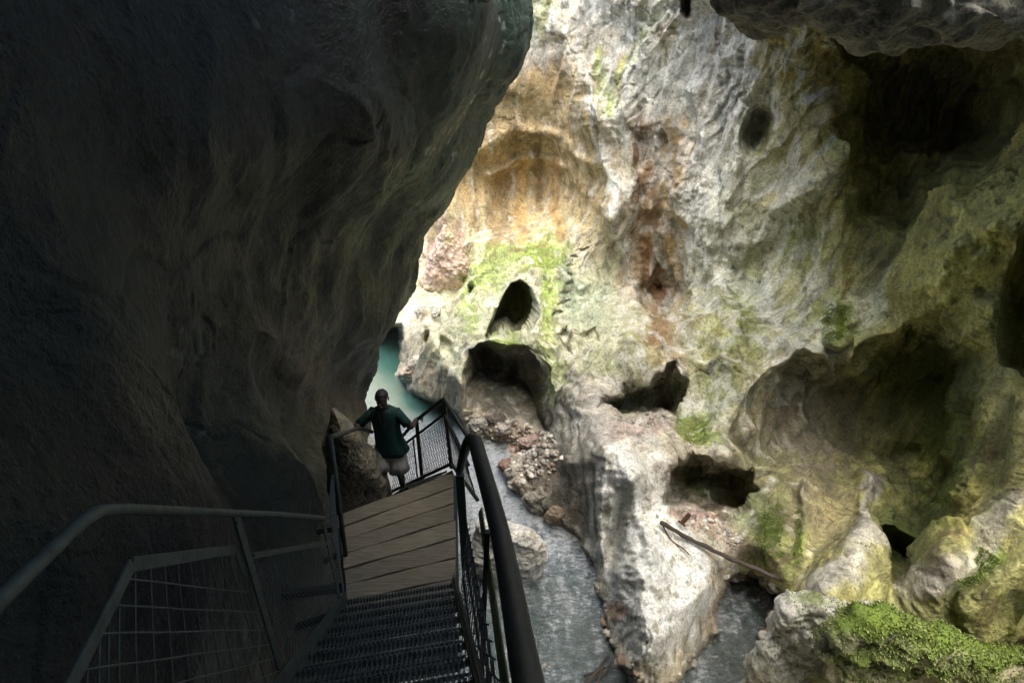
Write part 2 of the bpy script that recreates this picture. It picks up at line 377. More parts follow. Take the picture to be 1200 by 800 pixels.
# -- relief in metres: draped flutes, shell-like scarps, grain
def blur(A, k, it=2):
    for _ in range(it):
        for ax in (0, 1):
            pad = [(0,0)]*A.ndim; pad[ax] = (k+1, k)
            c = np.cumsum(np.pad(A, pad, mode='edge'), axis=ax, dtype=np.float64)
            n = A.shape[ax]; sl = lambda a, b: tuple(slice(a, b) if q == ax else slice(None) for q in range(A.ndim))
            A = ((c[sl(2*k+1, 2*k+1+n)]-c[sl(0, n)])/(2*k+1)).astype(np.float32)
    return A
n0 = blur(n0.astype(np.float32), 14); n0 /= np.linalg.norm(n0, axis=-1, keepdims=True)+1e-6
upk = sst(480, 300, PY)                                        # the upper face is rougher, the foot water-polished
def scarp(P, s, k, off, sharp=.82):                            # thin overlapping shells: slow rise, quick drop
    v = fbm(P, s, 4, off)*k; f = v-np.floor(v)
    return np.where(f < sharp, f/sharp, (1-f)/(1-sharp))
sl = B.copy(); sl[...,2] += .5*B[...,0]
polish = 1-.88*sst(-6, 14, -sd_poly(QX, QY, [(640,470),(690,480),(760,520),(780,580),(840,650),(845,720),(800,790),(720,800),(690,650),(640,560)]))
polish *= 1-.6*sst(-6, 25, -sd_poly(QX, QY, [(520,120),(600,100),(690,120),(712,220),(715,285),(600,285),(500,290),(490,200)]))
polish *= 1-.75*sst(-10, 30, -sd_poly(QX, QY, [(1050,310),(1220,190),(1300,200),(1220,400),(1170,390),(1080,375)]))
rx = B.copy(); rx[...,0] = B[...,0]*.86-B[...,2]*.42; rx[...,2] = B[...,2]*.86+B[...,0]*.42      # flow lines lean down to the left
wx_ = B + .55*np.stack([fbm(B, (.5,.5,.3), 2, 61.), fbm(B, (.5,.5,.3), 2, 71.), fbm(B, (.5,.5,.3), 2, 81.)], -1)
lo_f = .50*fbm(B, (.28,.28,.13), 2, 4.) + .16*fbm(wx_, (.6,.6,.22), 2, 14.)
fl = 1-np.abs(perlin(wx_[...,0]*.75, wx_[...,1]*.75, wx_[...,2]*.085+3)); fl2 = 1-np.abs(perlin(rx[...,0]*1.3+8, rx[...,1]*1.1, rx[...,2]*.20))
m1 = sst(-.2, .4, fbm(B, (.25,.25,.2), 2, 91.))
dsp = .36*(fl**3-.5)*(.45+.55*m1) + .09*(1-np.abs(perlin(wx_[...,0]*1.9+5, wx_[...,1]*1.9, wx_[...,2]*.16)))**2*sst(-.3,.3,-m1+.5) + .13*(fl2**3-.5)*(1-.5*m1)
chip = sst(.0, .4, fbm(B, (.3,.3,.25), 3, 43.))*upk
dsp += (.022+.085*chip)*scarp(rx, (.42,.42,.15), 2.4, 3., .88) + (.012+.032*chip)*scarp(rx, (1.1,1.1,.4), 2.2, 13., .88)
sc1 = perlin(wx_[...,0]*.9+3, wx_[...,1]*.9, wx_[...,2]*.5); dsp -= .16*np.clip(sc1-.15, 0, 1)
rough_zone = sst(.0, .4, fbm(B, (.35,.35,.3), 3, 23.))
dsp += (.003+.014*rough_zone)*ridged(B, (2.4,2.4,.9), 3, 8.) + (.007+.013*rough_zone)*fbm(B, (5,5,2.2), 3, 1.)
def cracks(P, s, w, off):                                       # narrow open joints
    v = fbm(P, s, 3, off); g_ = np.abs(v)/w; return np.exp(-g_**2)
jm = sst(-.15, .25, fbm(B, (.3,.3,.2), 2, 57.))
dsp -= .05*cracks(wx_, (.33,.33,.14), .014, 101.)*jm + .03*cracks(rx, (.7,.7,.28), .022, 131.)*(1-.5*jm) + .03*cracks(B, (1.5,1.5,.6), .03, 151.)*rough_zone
pit = fbm(B, (3.2,3.2,2.6), 2, 171.); dsp -= .05*np.clip(pit-.45, 0, 1)*(1+rough_zone)
dsp += .018*fbm(B, (2.6,2.6,1.5), 4, 181.)+.012*rough_zone*ridged(B, (7,7,4), 2, 191.)
dsp = dsp*polish+(1-polish)*(-.035*cracks(wx_, (.4,.3,.3), .02, 201.)+.012*fbm(B, (2.6,2.6,2.0), 4, 181.))+lo_f*(.2+.8*polish)-.05
wet = sst(6, -6, sdw); dsp *= (1-wet*.85); dsp += wet*.10*fbm(B, (2.2,2.2,2.2), 3, 3.)
grow = np.minimum(1, np.hypot(B[...,0], B[...,1])/14)
D = B + n0*(dsp*grow)[...,None]
# smooth scree and banks: cobbles as relief between cave mouth and river
# ================= rock colours (mineral, moss, wet clay), dark tones in hollows, light painted on the knob
col = np.empty(B.shape, np.float32); col[:] = CREAM
mossA = np.zeros(PX.shape, np.float32)
n_f = fbm(B, (1.6,1.6,1.2), 4, 11.); n_s = fbm(B, (2.6,2.6,.28), 4, 17.); n_g = fbm(B, (6,6,5), 3, 21.)
def tint(c, m): 
    global col
    m = np.clip(m, 0, 1)[...,None]; col = col*(1-m)+np.array(c, np.float32)*m
def blob(c, cx, cy, rx, ry, s=1.0, ang=0, streak=.5, soft=.55):
    a = math.radians(ang); x = QX-cx; y = QY-cy
    u = (x*math.cos(a)+y*math.sin(a))/rx; v = (-x*math.sin(a)+y*math.cos(a))/ry
    q = np.sqrt(u*u+v*v)+.45*(n_f*(1-streak)+n_s*streak)
    tint(c, s*(1-sst(1-soft, 1+soft*.4, q)))
def line(c, pts, w, s=1.0):
    d, t = d_line(QX, QY, pts); tint(c, s*(1-sst(.3, 1.1, d/w+.35*n_f)))
def area(c, poly, soft=12, s=1.0):
    tint(c, s*sst(-soft*.3, soft, -sd_poly(QX, QY, poly)+n_f*soft*.8+n_s*soft*.5))
# broad zones
area(YGREEN, [(940,-300),(1700,-300),(1700,900),(860,900),(860,560),(900,430),(960,300),(930,100)], 40, .75)
area(OCHRE, [(500,90),(560,90),(620,60),(690,80),(712,200),(722,280),(640,280),(500,270)], 26, .85)
area((.46,.40,.25), [(500,230),(690,240),(700,290),(560,300),(500,300)], 20, .7)
area(WHITE, [(600,-300),(840,-300),(900,40),(900,200),(860,330),(790,400),(720,60),(620,20)], 40, .75)
area((.44,.45,.36), [(830,260),(960,250),(1040,300),(1060,360),(900,430),(840,500),(780,470),(800,380)], 30, .8)
area((.46,.48,.34), [(490,300),(720,290),(800,400),(830,500),(700,480),(540,480),(480,380)], 30, .8)
area(WHITE, [(560,500),(690,470),(760,520),(800,600),(840,660),(820,760),(720,800),(700,660),(600,620)], 18, .9)
area((.42,.40,.36), [(640,400),(700,420),(800,480),(790,520),(720,520),(660,470)], 20, .8)
area(DGREY, [(540,395),(610,405),(635,470),(640,498),(545,484)], 6, .8)  # dark grey laid over the cave mouth
# white veils, ochre and dark stains
blob(WHITE, 880,110,40,110,.95,8); blob(WHITE, 850,290,45,70,.8,5); blob(WHITE, 930,240,70,16,.9,-35); blob(WHITE,800,60,70,70,.8); blob(WHITE,730,120,24,60,.9)
blob(WHITE, 830,200,40,60,.7); blob(WHITE,890,320,22,50,.85,5); blob(WHITE,1010,360,32,26,.9,-30); blob((.45,.40,.36),1000,320,40,34,.7,-20)
blob((.46,.38,.22), 780,40,14,40,.7); blob((.5,.42,.25), 940,60,40,60,.7,10); blob(OCHRE,965,110,24,60,.7,10); blob((.42,.36,.18),920,50,50,40,.6)
blob((.30,.18,.08), 805,8,10,26,.9)
line(OCHRE, [(790,150),(786,260),(790,360)], 16, .85); line((.24,.15,.08), [(762,150),(764,240),(770,330)], 20, .8); line((.28,.18,.10),[(780,330),(790,420)],22,.6)
line((.20,.15,.09), [(602,160),(590,230),(588,280)], 22, .6); line((.17,.14,.08), [(628,170),(632,230)], 8, .7); line((.26,.17,.08),[(560,190),(550,260)],14,.5)
line((.45,.28,.11), [(612,180),(608,280)], 7, .7); line((.45,.28,.11),[(650,190),(655,270)],8,.6); line((.2,.15,.08),[(572,165),(630,150),(680,190)],10,.5)
line((.40,.30,.18), [(520,120),(590,95),(650,110)], 20, .6); line((.30,.19,.11),[(620,70),(665,75)],14,.5)
line(WHITE, [(692,90),(697,170),(717,240),(728,290),(738,345)], 9, .9)
line(LMOSS, [(760,20),(735,80),(718,130)], 10, .8); line(LMOSS, [(700,60),(712,110)], 10, .6); line(LMOSS,[(640,0),(620,30)],22,.6)
blob((.36,.24,.14), 740,330,26,40,.6); blob((.34,.22,.16), 765,400,14,30,.7)
# moss; the same brush lays other tones, dark ones in the hollows
def moss(cx, cy, rx, ry, s=1.0, c=LMOSS, ang=0):
    blob(c, cx, cy, rx, ry, s, ang, .3)
    if s >= .8 and c in (LMOSS, MOSS):
        q = np.sqrt(((PX-cx)/rx)**2+((PY-cy)/ry)**2)+.5*n_f; mossA[:] = np.maximum(mossA, s*(1-sst(.4, 1.0, q)))
moss(640,300,34,26,.9); moss(642,345,16,44,.95,(.36,.45,.14)); moss(600,300,50,18,.8); moss(560,350,14,40,.8,LMOSS,15); moss(575,330,24,20,.8)
moss(545,330,20,30,.6); moss(600,402,24,10,.95); moss(635,430,16,40,.6,LMOSS); moss(655,450,18,30,.4); moss(668,330,14,34,.4,TEAL)
moss(690,360,30,30,.35,TEAL); moss(700,430,26,20,.35,LMOSS); moss(760,400,26,26,.5,YGREEN); moss(840,400,40,90,.45,YGREEN); moss(800,330,30,60,.4,YGREEN)
moss(810,500,26,22,.9,MOSS); moss(815,515,30,16,.85,LMOSS); moss(830,470,16,30,.5,MOSS); moss(735,470,30,14,.6,MOSS); moss(795,460,10,30,.6,MOSS)
moss(978,378,26,38,.95,MOSS,25); moss(900,170,20,30,.6,YGREEN,25); moss(1000,250,14,24,.8,DMOSS); moss(950,290,40,40,.5,(.22,.30,.14))
moss(870,350,26,50,.5,(.24,.32,.10)); moss(1100,260,120,40,.8,(.38,.37,.16),-28); moss(1130,300,60,50,.5,(.42,.42,.26)); moss(1150,360,30,26,.5,MOSS)
moss(1120,470,50,110,.75,DMOSS); moss(1060,480,60,80,.5,(.12,.15,.08)); moss(1135,560,34,90,.7,(.42,.36,.12)); moss(1100,580,40,70,.6,(.24,.28,.07))
moss(905,620,26,50,.9,MOSS,20); moss(935,630,8,50,.9,LMOSS,8); moss(890,600,30,30,.5,(.09,.20,.08)); moss(1160,660,24,14,.9,MOSS,-30); moss(1135,680,20,12,.8,MOSS,-30)
moss(820,570,50,22,.8,DMOSS); moss(1180,500,26,70,.6,(.3,.3,.2)); moss(1010,580,26,26,.5,(.36,.34,.12)); moss(1050,640,26,40,.7,DMOSS)
moss(1080,140,110,70,.8,(.26,.22,.10)); moss(1040,200,30,50,.7,(.26,.21,.08)); moss(1160,60,80,60,.7,(.13,.12,.08)); moss(1180,400,24,80,.7,(.08,.12,.06))
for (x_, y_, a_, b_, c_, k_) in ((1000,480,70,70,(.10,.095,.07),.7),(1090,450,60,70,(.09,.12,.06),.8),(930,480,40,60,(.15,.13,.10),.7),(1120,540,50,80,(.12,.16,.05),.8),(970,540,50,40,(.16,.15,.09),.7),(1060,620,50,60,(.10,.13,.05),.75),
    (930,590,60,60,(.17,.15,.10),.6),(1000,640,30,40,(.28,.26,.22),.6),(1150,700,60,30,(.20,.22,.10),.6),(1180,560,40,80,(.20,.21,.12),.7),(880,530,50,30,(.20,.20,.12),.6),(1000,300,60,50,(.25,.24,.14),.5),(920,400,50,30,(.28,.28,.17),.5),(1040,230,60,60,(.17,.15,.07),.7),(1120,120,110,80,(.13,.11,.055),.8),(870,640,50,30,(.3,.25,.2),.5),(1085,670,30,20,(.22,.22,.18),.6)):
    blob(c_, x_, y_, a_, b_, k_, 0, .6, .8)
st_ = fbm(wx_, (2.6,2.6,.10), 3, 211.); tint((.17,.12,.07), .7*sst(.22,.6,st_)*sst(-.2,.3,fbm(B,(.4,.4,.3),2,221.))); tint((.70,.69,.65), .5*sst(.3,.6,-st_)*(PX<960))
tint((.08,.085,.05), .45*sst(.2,.5,fbm(wx_,(1.2,1.2,.3),4,231.))*(PX>840))
line((.22,.13,.065), [(748,148),(750,240),(760,330),(775,400)], 17, .75); line((.38,.27,.14), [(790,145),(785,250),(782,340)], 9, .7); line((.30,.19,.09), [(735,60),(728,110)], 8, .4)
line((.36,.27,.15), [(775,420),(772,470)], 10, .5); line((.24,.16,.08),[(598,150),(588,230),(580,285)],13,.6); line((.16,.11,.06),[(627,158),(631,245)],6,.7); line((.44,.30,.13),[(612,175),(609,292)],7,.5); line((.46,.28,.10),[(652,180),(657,280)],8,.6)
area((.48,.36,.17), [(520,110),(620,70),(690,90),(708,200),(712,280),(640,285),(520,250)], 26, .2)
blob((.34,.34,.12), 880,250,60,100,.4,10,.7); blob((.36,.35,.13), 960,330,60,60,.4,0,.7); blob((.34,.30,.12),930,110,36,90,.6,10,.7); blob((.30,.33,.10),850,420,50,70,.45,0,.8); blob((.42,.41,.17),1120,300,80,70,.6,-20,.4)
area((.56,.55,.28), [(1062,300),(1110,262),(1160,230),(1215,195),(1215,240),(1190,270),(1180,330),(1170,385),(1110,365),(1070,340)], 10, .8)  # lit look of the knob painted on, since the overhang shades it
area((.74,.74,.71), [(700,515),(740,520),(765,560),(790,610),(830,655),(838,700),(810,760),(770,792),(725,770),(712,690),(700,640),(696,560)], 8, .85)
olive = sst(840, 1000, PX)[...,None]; col = col*(1-olive+olive*np.array((1.05,1.06,.84), np.float32))
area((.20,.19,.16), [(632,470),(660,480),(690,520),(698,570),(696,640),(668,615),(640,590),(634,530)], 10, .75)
for k in range(9): line((.42,.40,.36) if k % 2 else (.11,.10,.08), [(640+k*6.5, 480+k*3), (646+k*6, 540), (652+k*5.5, 590+k*5)], 2.4, .8)
# pale foot ridges, pinkish gravel shelves and wet clay
line((.50,.48,.44), [(1018,560),(1016,620),(1000,670),(960,690)], 14, .85); line((.50,.47,.42), [(1205,595),(1160,645),(1120,675),(1060,690)], 16, .7)
blob((.42,.34,.31), 745,508,50,16,.8); blob((.44,.32,.28), 812,612,34,14,.95,15); blob((.5,.40,.34), 840,630,50,12,.7,15); blob((.40,.38,.36),700,500,16,60,.6)
area((.36,.29,.24), [(545,480),(640,495),(660,540),(640,600),(590,560),(585,520),(550,505)], 10, .85)
blob((.36,.16,.11), 606,530,22,14,.8); blob((.50,.44,.36), 620,575,30,24,.8)
blob(DGREY, 660,560,26,70,.55,0,.9); blob((.2,.17,.13), 672,610,14,50,.6,0,.9)
blob((.36,.22,.15), 722,716,20,16,.8); blob((.42,.38,.34),770,560,30,30,.4); blob((.3,.27,.24),950,480,60,80,.6); blob((.24,.19,.14),960,600,60,50,.5)
blob(PINK, 525,300,28,44,.9)
# pebbly bed and submerged stone
bedc = np.array((.30,.25,.20), np.float32); m = (sst(3, -5, sdw)*.9)[...,None]
cell = perlin(B[...,0]*5, B[...,1]*5, B[...,2]*5)
bc = bedc*(1+.7*cell[...,None]); bc = bc+np.clip(perlin(B[...,0]*1.5+9,B[...,1]*1.5,B[...,2])-.1,0,1)[...,None]*np.array((.22,.02,-.02),np.float32)
col = col*(1-m)+bc*m
col *= (1+.18*n_s+.12*n_g)[...,None]
# fine network of white calcite skins and dark lichen spots
tint((.62,.62,.60), .5*sst(.25,.6,ridged(B,(1.3,1.3,.5),3,31.)-.55)*(PY<480)*(PX<980)*np.clip(sst(715,735,QX)+sst(100,60,QY),0,1))
tint((.12,.12,.08), .55*sst(.35,.6,fbm(B,(3,3,2.4),4,41.))*(PX>500))
jc = np.maximum(cracks(wx_, (.33,.33,.20), .018, 101.)*jm, .6*cracks(rx, (.7,.7,.28), .022, 131.)); tint((.10,.085,.06), .6*jc)
col = np.clip(col*1.15, .03, .8)
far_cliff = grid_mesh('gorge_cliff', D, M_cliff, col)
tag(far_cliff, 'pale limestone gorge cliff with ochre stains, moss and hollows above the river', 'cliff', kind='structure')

# ================= the shaded wall on the left, wrapping back behind its edge
edge_pts = [(-420,640),(-120,628),(-20,614),(0,611),(30,613),(55,607),(85,598),(120,588),(160,573),(200,550),(235,533),(262,519),(300,503),(345,487),(385,468),(420,446),(450,426),(470,414),(500,420),(560,428),(700,440),(1000,470)]
ey = np.concatenate([np.arange(-420, 0, 8.), np.arange(0, 620, 1.6), np.arange(620, 1000, 8.)]).astype(np.float32)
xe = np.interp(ey, [a for a,_ in edge_pts], [b for _,b in edge_pts])
xe -= 17*sst(60,170,ey)*sst(470,400,ey)
xe += 3*perlin(ey/26, ey*0+.3, ey*0)+1.2*perlin(ey/8, ey*0+.3, ey*0)
cols_in = np.concatenate([np.linspace(0, .18, 20)[:-1], np.linspace(.18, 1, 430)])
s = cols_in[None, :]; t0 = ey[:, None]
LPX = -700 + (xe[:,None]+700)*(1-(1-s)**1.15); LPY = np.repeat(t0, LPX.shape[1], 1)
lctrl = [(-700,-420,1.3),(0,-420,4.4),(300,-420,7),(500,-420,9),(640,-420,11),(-700,0,.9),(0,0,3.3),(150,0,4.2),(300,0,5.3),(430,0,6.9),(540,0,8.6),(611,0,10.2),
 (-700,200,.8),(0,200,2.9),(150,200,3.7),(300,200,4.9),(420,200,7.2),(500,200,9),(548,200,10.4),(-700,400,.7),(0,400,2.4),(150,400,3.2),(300,400,5.1),(380,400,7),(450,400,9.6),(500,300,11.3),
 (-700,600,.45),(0,600,1.75),(200,600,2.7),(330,600,4.2),(400,600,5.8),(428,560,6.8),(418,470,10.4),(-700,800,.3),(0,800,1.3),(200,800,2.2),(330,800,3.3),(440,800,4.6),(440,1000,3),(0,1000,.8)]
LR = rbf(lctrl, LPX.astype(np.float32), LPY.astype(np.float32), 30.)
d_, t_ = d_line(LPX.astype(np.float32), LPY.astype(np.float32), [(338,405),(362,440),(392,480),(410,520),(425,560)])
LR = LR-(.9*np.exp(-(d_/24)**2)).astype(np.float32)*(.5+.5*t_)
ridge_m = np.exp(-(d_/30)**2)
sedge = np.clip((s-.80)/.20, 0, 1); LR = LR + 2.2*(1-np.sqrt(np.clip(1-sedge**2, 0, 1)))
LP = atY(LPX, LPY, LR)
# back side
nb = 26; kk = np.linspace(0, 1, nb+1)[1:]
bx = xe[:,None] - 190*kk[None]**1.6; by = np.repeat(t0, nb, 1)
bR = LR[:, -1:] + 7.0*kk[None]**.8
LP = np.concatenate([LP, atY(bx, by, bR)], 1)
LP_px = np.concatenate([LPX, bx], 1)
ln = normals(LP); ln *= -np.sign((ln[:, :200]*(LP[:, :200]-np.array([0,0,CZ]))).sum(-1).mean())
sh = LP.copy(); sh[...,0] += .55*LP[...,2]; sh[...,1] -= .2*LP[...,2]      # folds run down and away
dl = .26*fbm(sh, (.42,.32,.06), 2, 5.) + .07*ridged(sh, (.4,.32,.045), 1, 15.) + .22*fbm(LP, (.4,.4,.22), 3, 2.)
def cracks(P, s, w, off):
    v = fbm(P, s, 3, off); return np.exp(-(v/w)**2)
lk = cracks(sh, (.35,.3,.07), .02, 7.); lk2 = cracks(LP, (.5,.5,.35), .015, 17.)
dl -= .025*lk+.03*lk2*sst(0,.3,fbm(LP,(.3,.3,.3),2,27.))
dl += .012*ridged(LP, (4,4,2.5), 3, 37.)
dl += .05*scarp(sh, (.3,.26,.05), 1.8, 9., .8) + .012*scarp(sh, (.9,.8,.2), 1.8, 19., .8) + .03*fbm(LP, (1.8,1.8,1.1), 5, 3.)
dist = np.linalg.norm(LP-np.array([0,0,CZ]), axis=-1)
dl *= np.clip(dist/7, .25, 1)
dl -= .25*np.clip(perlin(LP[...,0]*.5+7, LP[...,1]*.5, LP[...,2]*.3)-.1, 0, 1)
LP2 = LP + ln*dl[...,None]
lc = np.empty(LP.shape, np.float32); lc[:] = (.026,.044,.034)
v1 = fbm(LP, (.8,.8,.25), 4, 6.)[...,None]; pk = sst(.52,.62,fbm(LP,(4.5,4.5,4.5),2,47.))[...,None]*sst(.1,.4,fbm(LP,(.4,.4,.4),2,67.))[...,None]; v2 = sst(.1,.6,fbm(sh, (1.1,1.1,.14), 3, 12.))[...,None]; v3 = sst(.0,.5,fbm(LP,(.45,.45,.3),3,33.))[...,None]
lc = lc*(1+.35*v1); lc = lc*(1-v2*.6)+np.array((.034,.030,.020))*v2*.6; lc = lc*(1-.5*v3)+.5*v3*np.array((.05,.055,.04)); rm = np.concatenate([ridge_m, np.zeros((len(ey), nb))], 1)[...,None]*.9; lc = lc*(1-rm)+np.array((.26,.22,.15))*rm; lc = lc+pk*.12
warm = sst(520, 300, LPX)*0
left_cliff = grid_mesh('shaded_cliff', LP2, M_dark, np.clip(lc*(.5+2.2*np.clip(sst(-150,-20,LP_px-xe[:,None])*sst(330,180,ey)[:,None],0,1)[...,None]),.015,.6))  # upper outer lip lightened: light catching the wall's edge is painted in
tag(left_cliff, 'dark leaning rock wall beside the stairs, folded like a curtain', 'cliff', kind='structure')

# ================= unseen rock added overhead and behind to keep light out, open further down the gorge
def slab(name, pts_in, z0, thick, label):
    # outline polygon in plan, extruded upward with rough faces
    n = 40; cx = sum(p[0] for p in pts_in)/len(pts_in); cy = sum(p[1] for p in pts_in)/len(pts_in)
    per = []
    for i in range(len(pts_in)):
        a = pts_in[i]; b = pts_in[(i+1) % len(pts_in)]; m = max(2, int(math.dist(a, b)/.5))
        per += [(a[0]+(b[0]-a[0])*k/m, a[1]+(b[1]-a[1])*k/m) for k in range(m)]
    per = np.array(per); rings = []
    for k in np.linspace(.02, 1, 26): rings.append((k, 0.0 - .0*k, 'b'))
    rows = []
    for k, _, _ in rings: rows.append(np.column_stack([cx+(per[:,0]-cx)*k, cy+(per[:,1]-cy)*k, np.full(len(per), z0+.9*(k**6))]))
    for h in np.linspace(.15, 1, 8): rows.append(np.column_stack([per[:,0], per[:,1], np.full(len(per), z0+.9+thick*h)]))
    for k in np.linspace(.9, .05, 6): rows.append(np.column_stack([cx+(per[:,0]-cx)*k, cy+(per[:,1]-cy)*k, np.full(len(per), z0+.9+thick)]))
    P = np.array(rows); P[...,2] += .7*fbm(P, (.3,.3,.3), 4, 3.); P[...,0] += .6*fbm(P, (.4,.4,.4), 3, 5.); P[...,1] += .6*fbm(P, (.4,.4,.4), 3, 8.)
    c = np.empty(P.shape, np.float32); c[:] = (.22,.22,.19)
    o = grid_mesh(name, P, M_dark, c, wrap=True); tag(o, label, 'added shade roof', kind='structure'); return o
slab('unseen_shade_roof', [(-16,-12),(6,-12),(6,-4),(5.5,2),(4.2,4.4),(2,4.6),(0,5.4),(-1.5,8.5),(-4,12),(-7,15),(-16,14)], 19.2, 5, 'unseen rock roof added above the stairs to shade them')  # added blocker, its edge drawn to shade the stairs and the left wall
bw = []
for z in np.linspace(-2, 24, 60):
    bw.append([(20*math.sin(a)*1.0, -1.0-7*math.cos(a)*1.0 + 0*z, z) for a in np.linspace(-1.9, 1.9, 90)])
bwp = np.array(bw); bwp[...,0] += .8*fbm(bwp,(.25,.25,.2),4,2.); bwp[...,1] += .8*fbm(bwp,(.3,.3,.2),4,6.)
cc = np.empty(bwp.shape, np.float32); cc[:] = (.22,.22,.19)
tag(grid_mesh('added_rear_wall', bwp, M_dark, cc), 'unseen rock wall added behind the viewer to keep light out', 'cliff', kind='structure')  # added to shut out light from behind

# ================= water
def make_water():
    m, t, b = nt('river_water'); t.nodes.remove(b); out = t.nodes['Material Output']
    g = N(t, 'ShaderNodeNewGeometry'); pos = g.outputs['Position']
    sx = N(t, 'ShaderNodeSeparateXYZ'); t.links.new(pos, sx.inputs[0])
    far = N(t, 'ShaderNodeMapRange'); far.inputs[1].default_value = 16.5; far.inputs[2].default_value = 19.5; t.links.new(sx.outputs[1], far.inputs[0]); far = far.outputs[0]
    n1 = noise(t, pos, 1.5, 8, .65, (1.6,.5,1)); n2 = noise(t, pos, 5.5, 8, .8, (.8,2.0,1)); n3 = noise(t, pos, 22, 4, .7)
    body_and_sky = mixc(t, far, (.24,.37,.43), (.09,.27,.24))  # near tone lightened to hold the sky's reflection in the diffuse colour
    foam_glint_n = mixc(t, .62, n1, n2)
    rch = N(t, 'ShaderNodeMapRange'); rch.inputs[1].default_value = 9.5; rch.inputs[2].default_value = 14.5; rch.inputs[3].default_value = -.035; rch.inputs[4].default_value = .075; t.links.new(sx.outputs[1], rch.inputs[0])
    fa = N(t, 'ShaderNodeMath', operation='ADD'); t.links.new(rch.outputs[0], fa.inputs[1]); foam_glint_v = N(t, 'ShaderNodeRGBToBW'); t.links.new(foam_glint_n, foam_glint_v.inputs[0]); t.links.new(foam_glint_v.outputs[0], fa.inputs[0])
    foam_and_glint = ramp(t, fa.outputs[0], [(.46, 0.0), (.50, .35), (.55, 1.0)])  # real foam, spread wider to paint glints and reflected sky
    fm = N(t, 'ShaderNodeMath', operation='MULTIPLY'); inv = N(t, 'ShaderNodeMath', operation='SUBTRACT'); inv.inputs[0].default_value = 1.0
    t.links.new(far, inv.inputs[1]); t.links.new(foam_and_glint, fm.inputs[0]); t.links.new(inv.outputs[0], fm.inputs[1])
    dif = N(t, 'ShaderNodeBsdfDiffuse'); t.links.new(mixc(t, fm.outputs[0], body_and_sky, (.80,.84,.88)), dif.inputs[0])
    tr = N(t, 'ShaderNodeBsdfTransparent'); tr.inputs[0].default_value = (.62,.78,.74,1)
    mx = N(t, 'ShaderNodeMixShader')
    f2 = mixc(t, fm.outputs[0], mixc(t, far, (.34,.34,.34), (.85,.85,.85)), (.95,.95,.95)); t.links.new(f2, mx.inputs[0]); t.links.new(tr.outputs[0], mx.inputs[1]); t.links.new(dif.outputs[0], mx.inputs[2])
    gl = N(t, 'ShaderNodeBsdfGlossy', Roughness=.08); fr = N(t, 'ShaderNodeFresnel', IOR=1.33)
    h = mixc(t, .45, mixc(t, .5, n1, n2), n3)
    st = N(t, 'ShaderNodeMapRange'); st.inputs[3].default_value = 1.0; st.inputs[4].default_value = .18; t.links.new(far, st.inputs[0])
    bp = N(t, 'ShaderNodeBump', Distance=.22); t.links.new(st.outputs[0], bp.inputs['Strength']); t.links.new(h, bp.inputs['Height'])
    for q in (gl, fr): t.links.new(bp.outputs[0], q.inputs['Normal'])
    mf = N(t, 'ShaderNodeMath', operation='MULTIPLY_ADD'); t.links.new(fr.outputs[0], mf.inputs[0]); fk = N(t, 'ShaderNodeMapRange'); fk.inputs[3].default_value = 2.8; fk.inputs[4].default_value = .7; t.links.new(far, fk.inputs[0]); t.links.new(fk.outputs[0], mf.inputs[1]); mf.inputs[2].default_value = .02
    m2 = N(t, 'ShaderNodeMixShader'); t.links.new(mf.outputs[0], m2.inputs[0]); t.links.new(mx.outputs[0], m2.inputs[1]); t.links.new(gl.outputs[0], m2.inputs[2])
    t.links.new(m2.outputs[0], out.inputs[0]); return m
M_water = make_water()
wx, wy = np.meshgrid(np.linspace(-9, 9, 520), np.linspace(-4, 34, 900))
wp = np.stack([wx, wy, np.zeros_like(wx)], -1)
calm = sst(19, 16, wy)
wp[...,2] = calm*(.06*fbm(wp, (1.4,.9,1), 3, 3.)+.05*ridged(wp, (2.2,3.6,1), 3, 7.))-.02
water = grid_mesh('river', wp, M_water)
tag(water, 'shallow rippling mountain river turning to a calm teal pool', 'river', kind='structure')

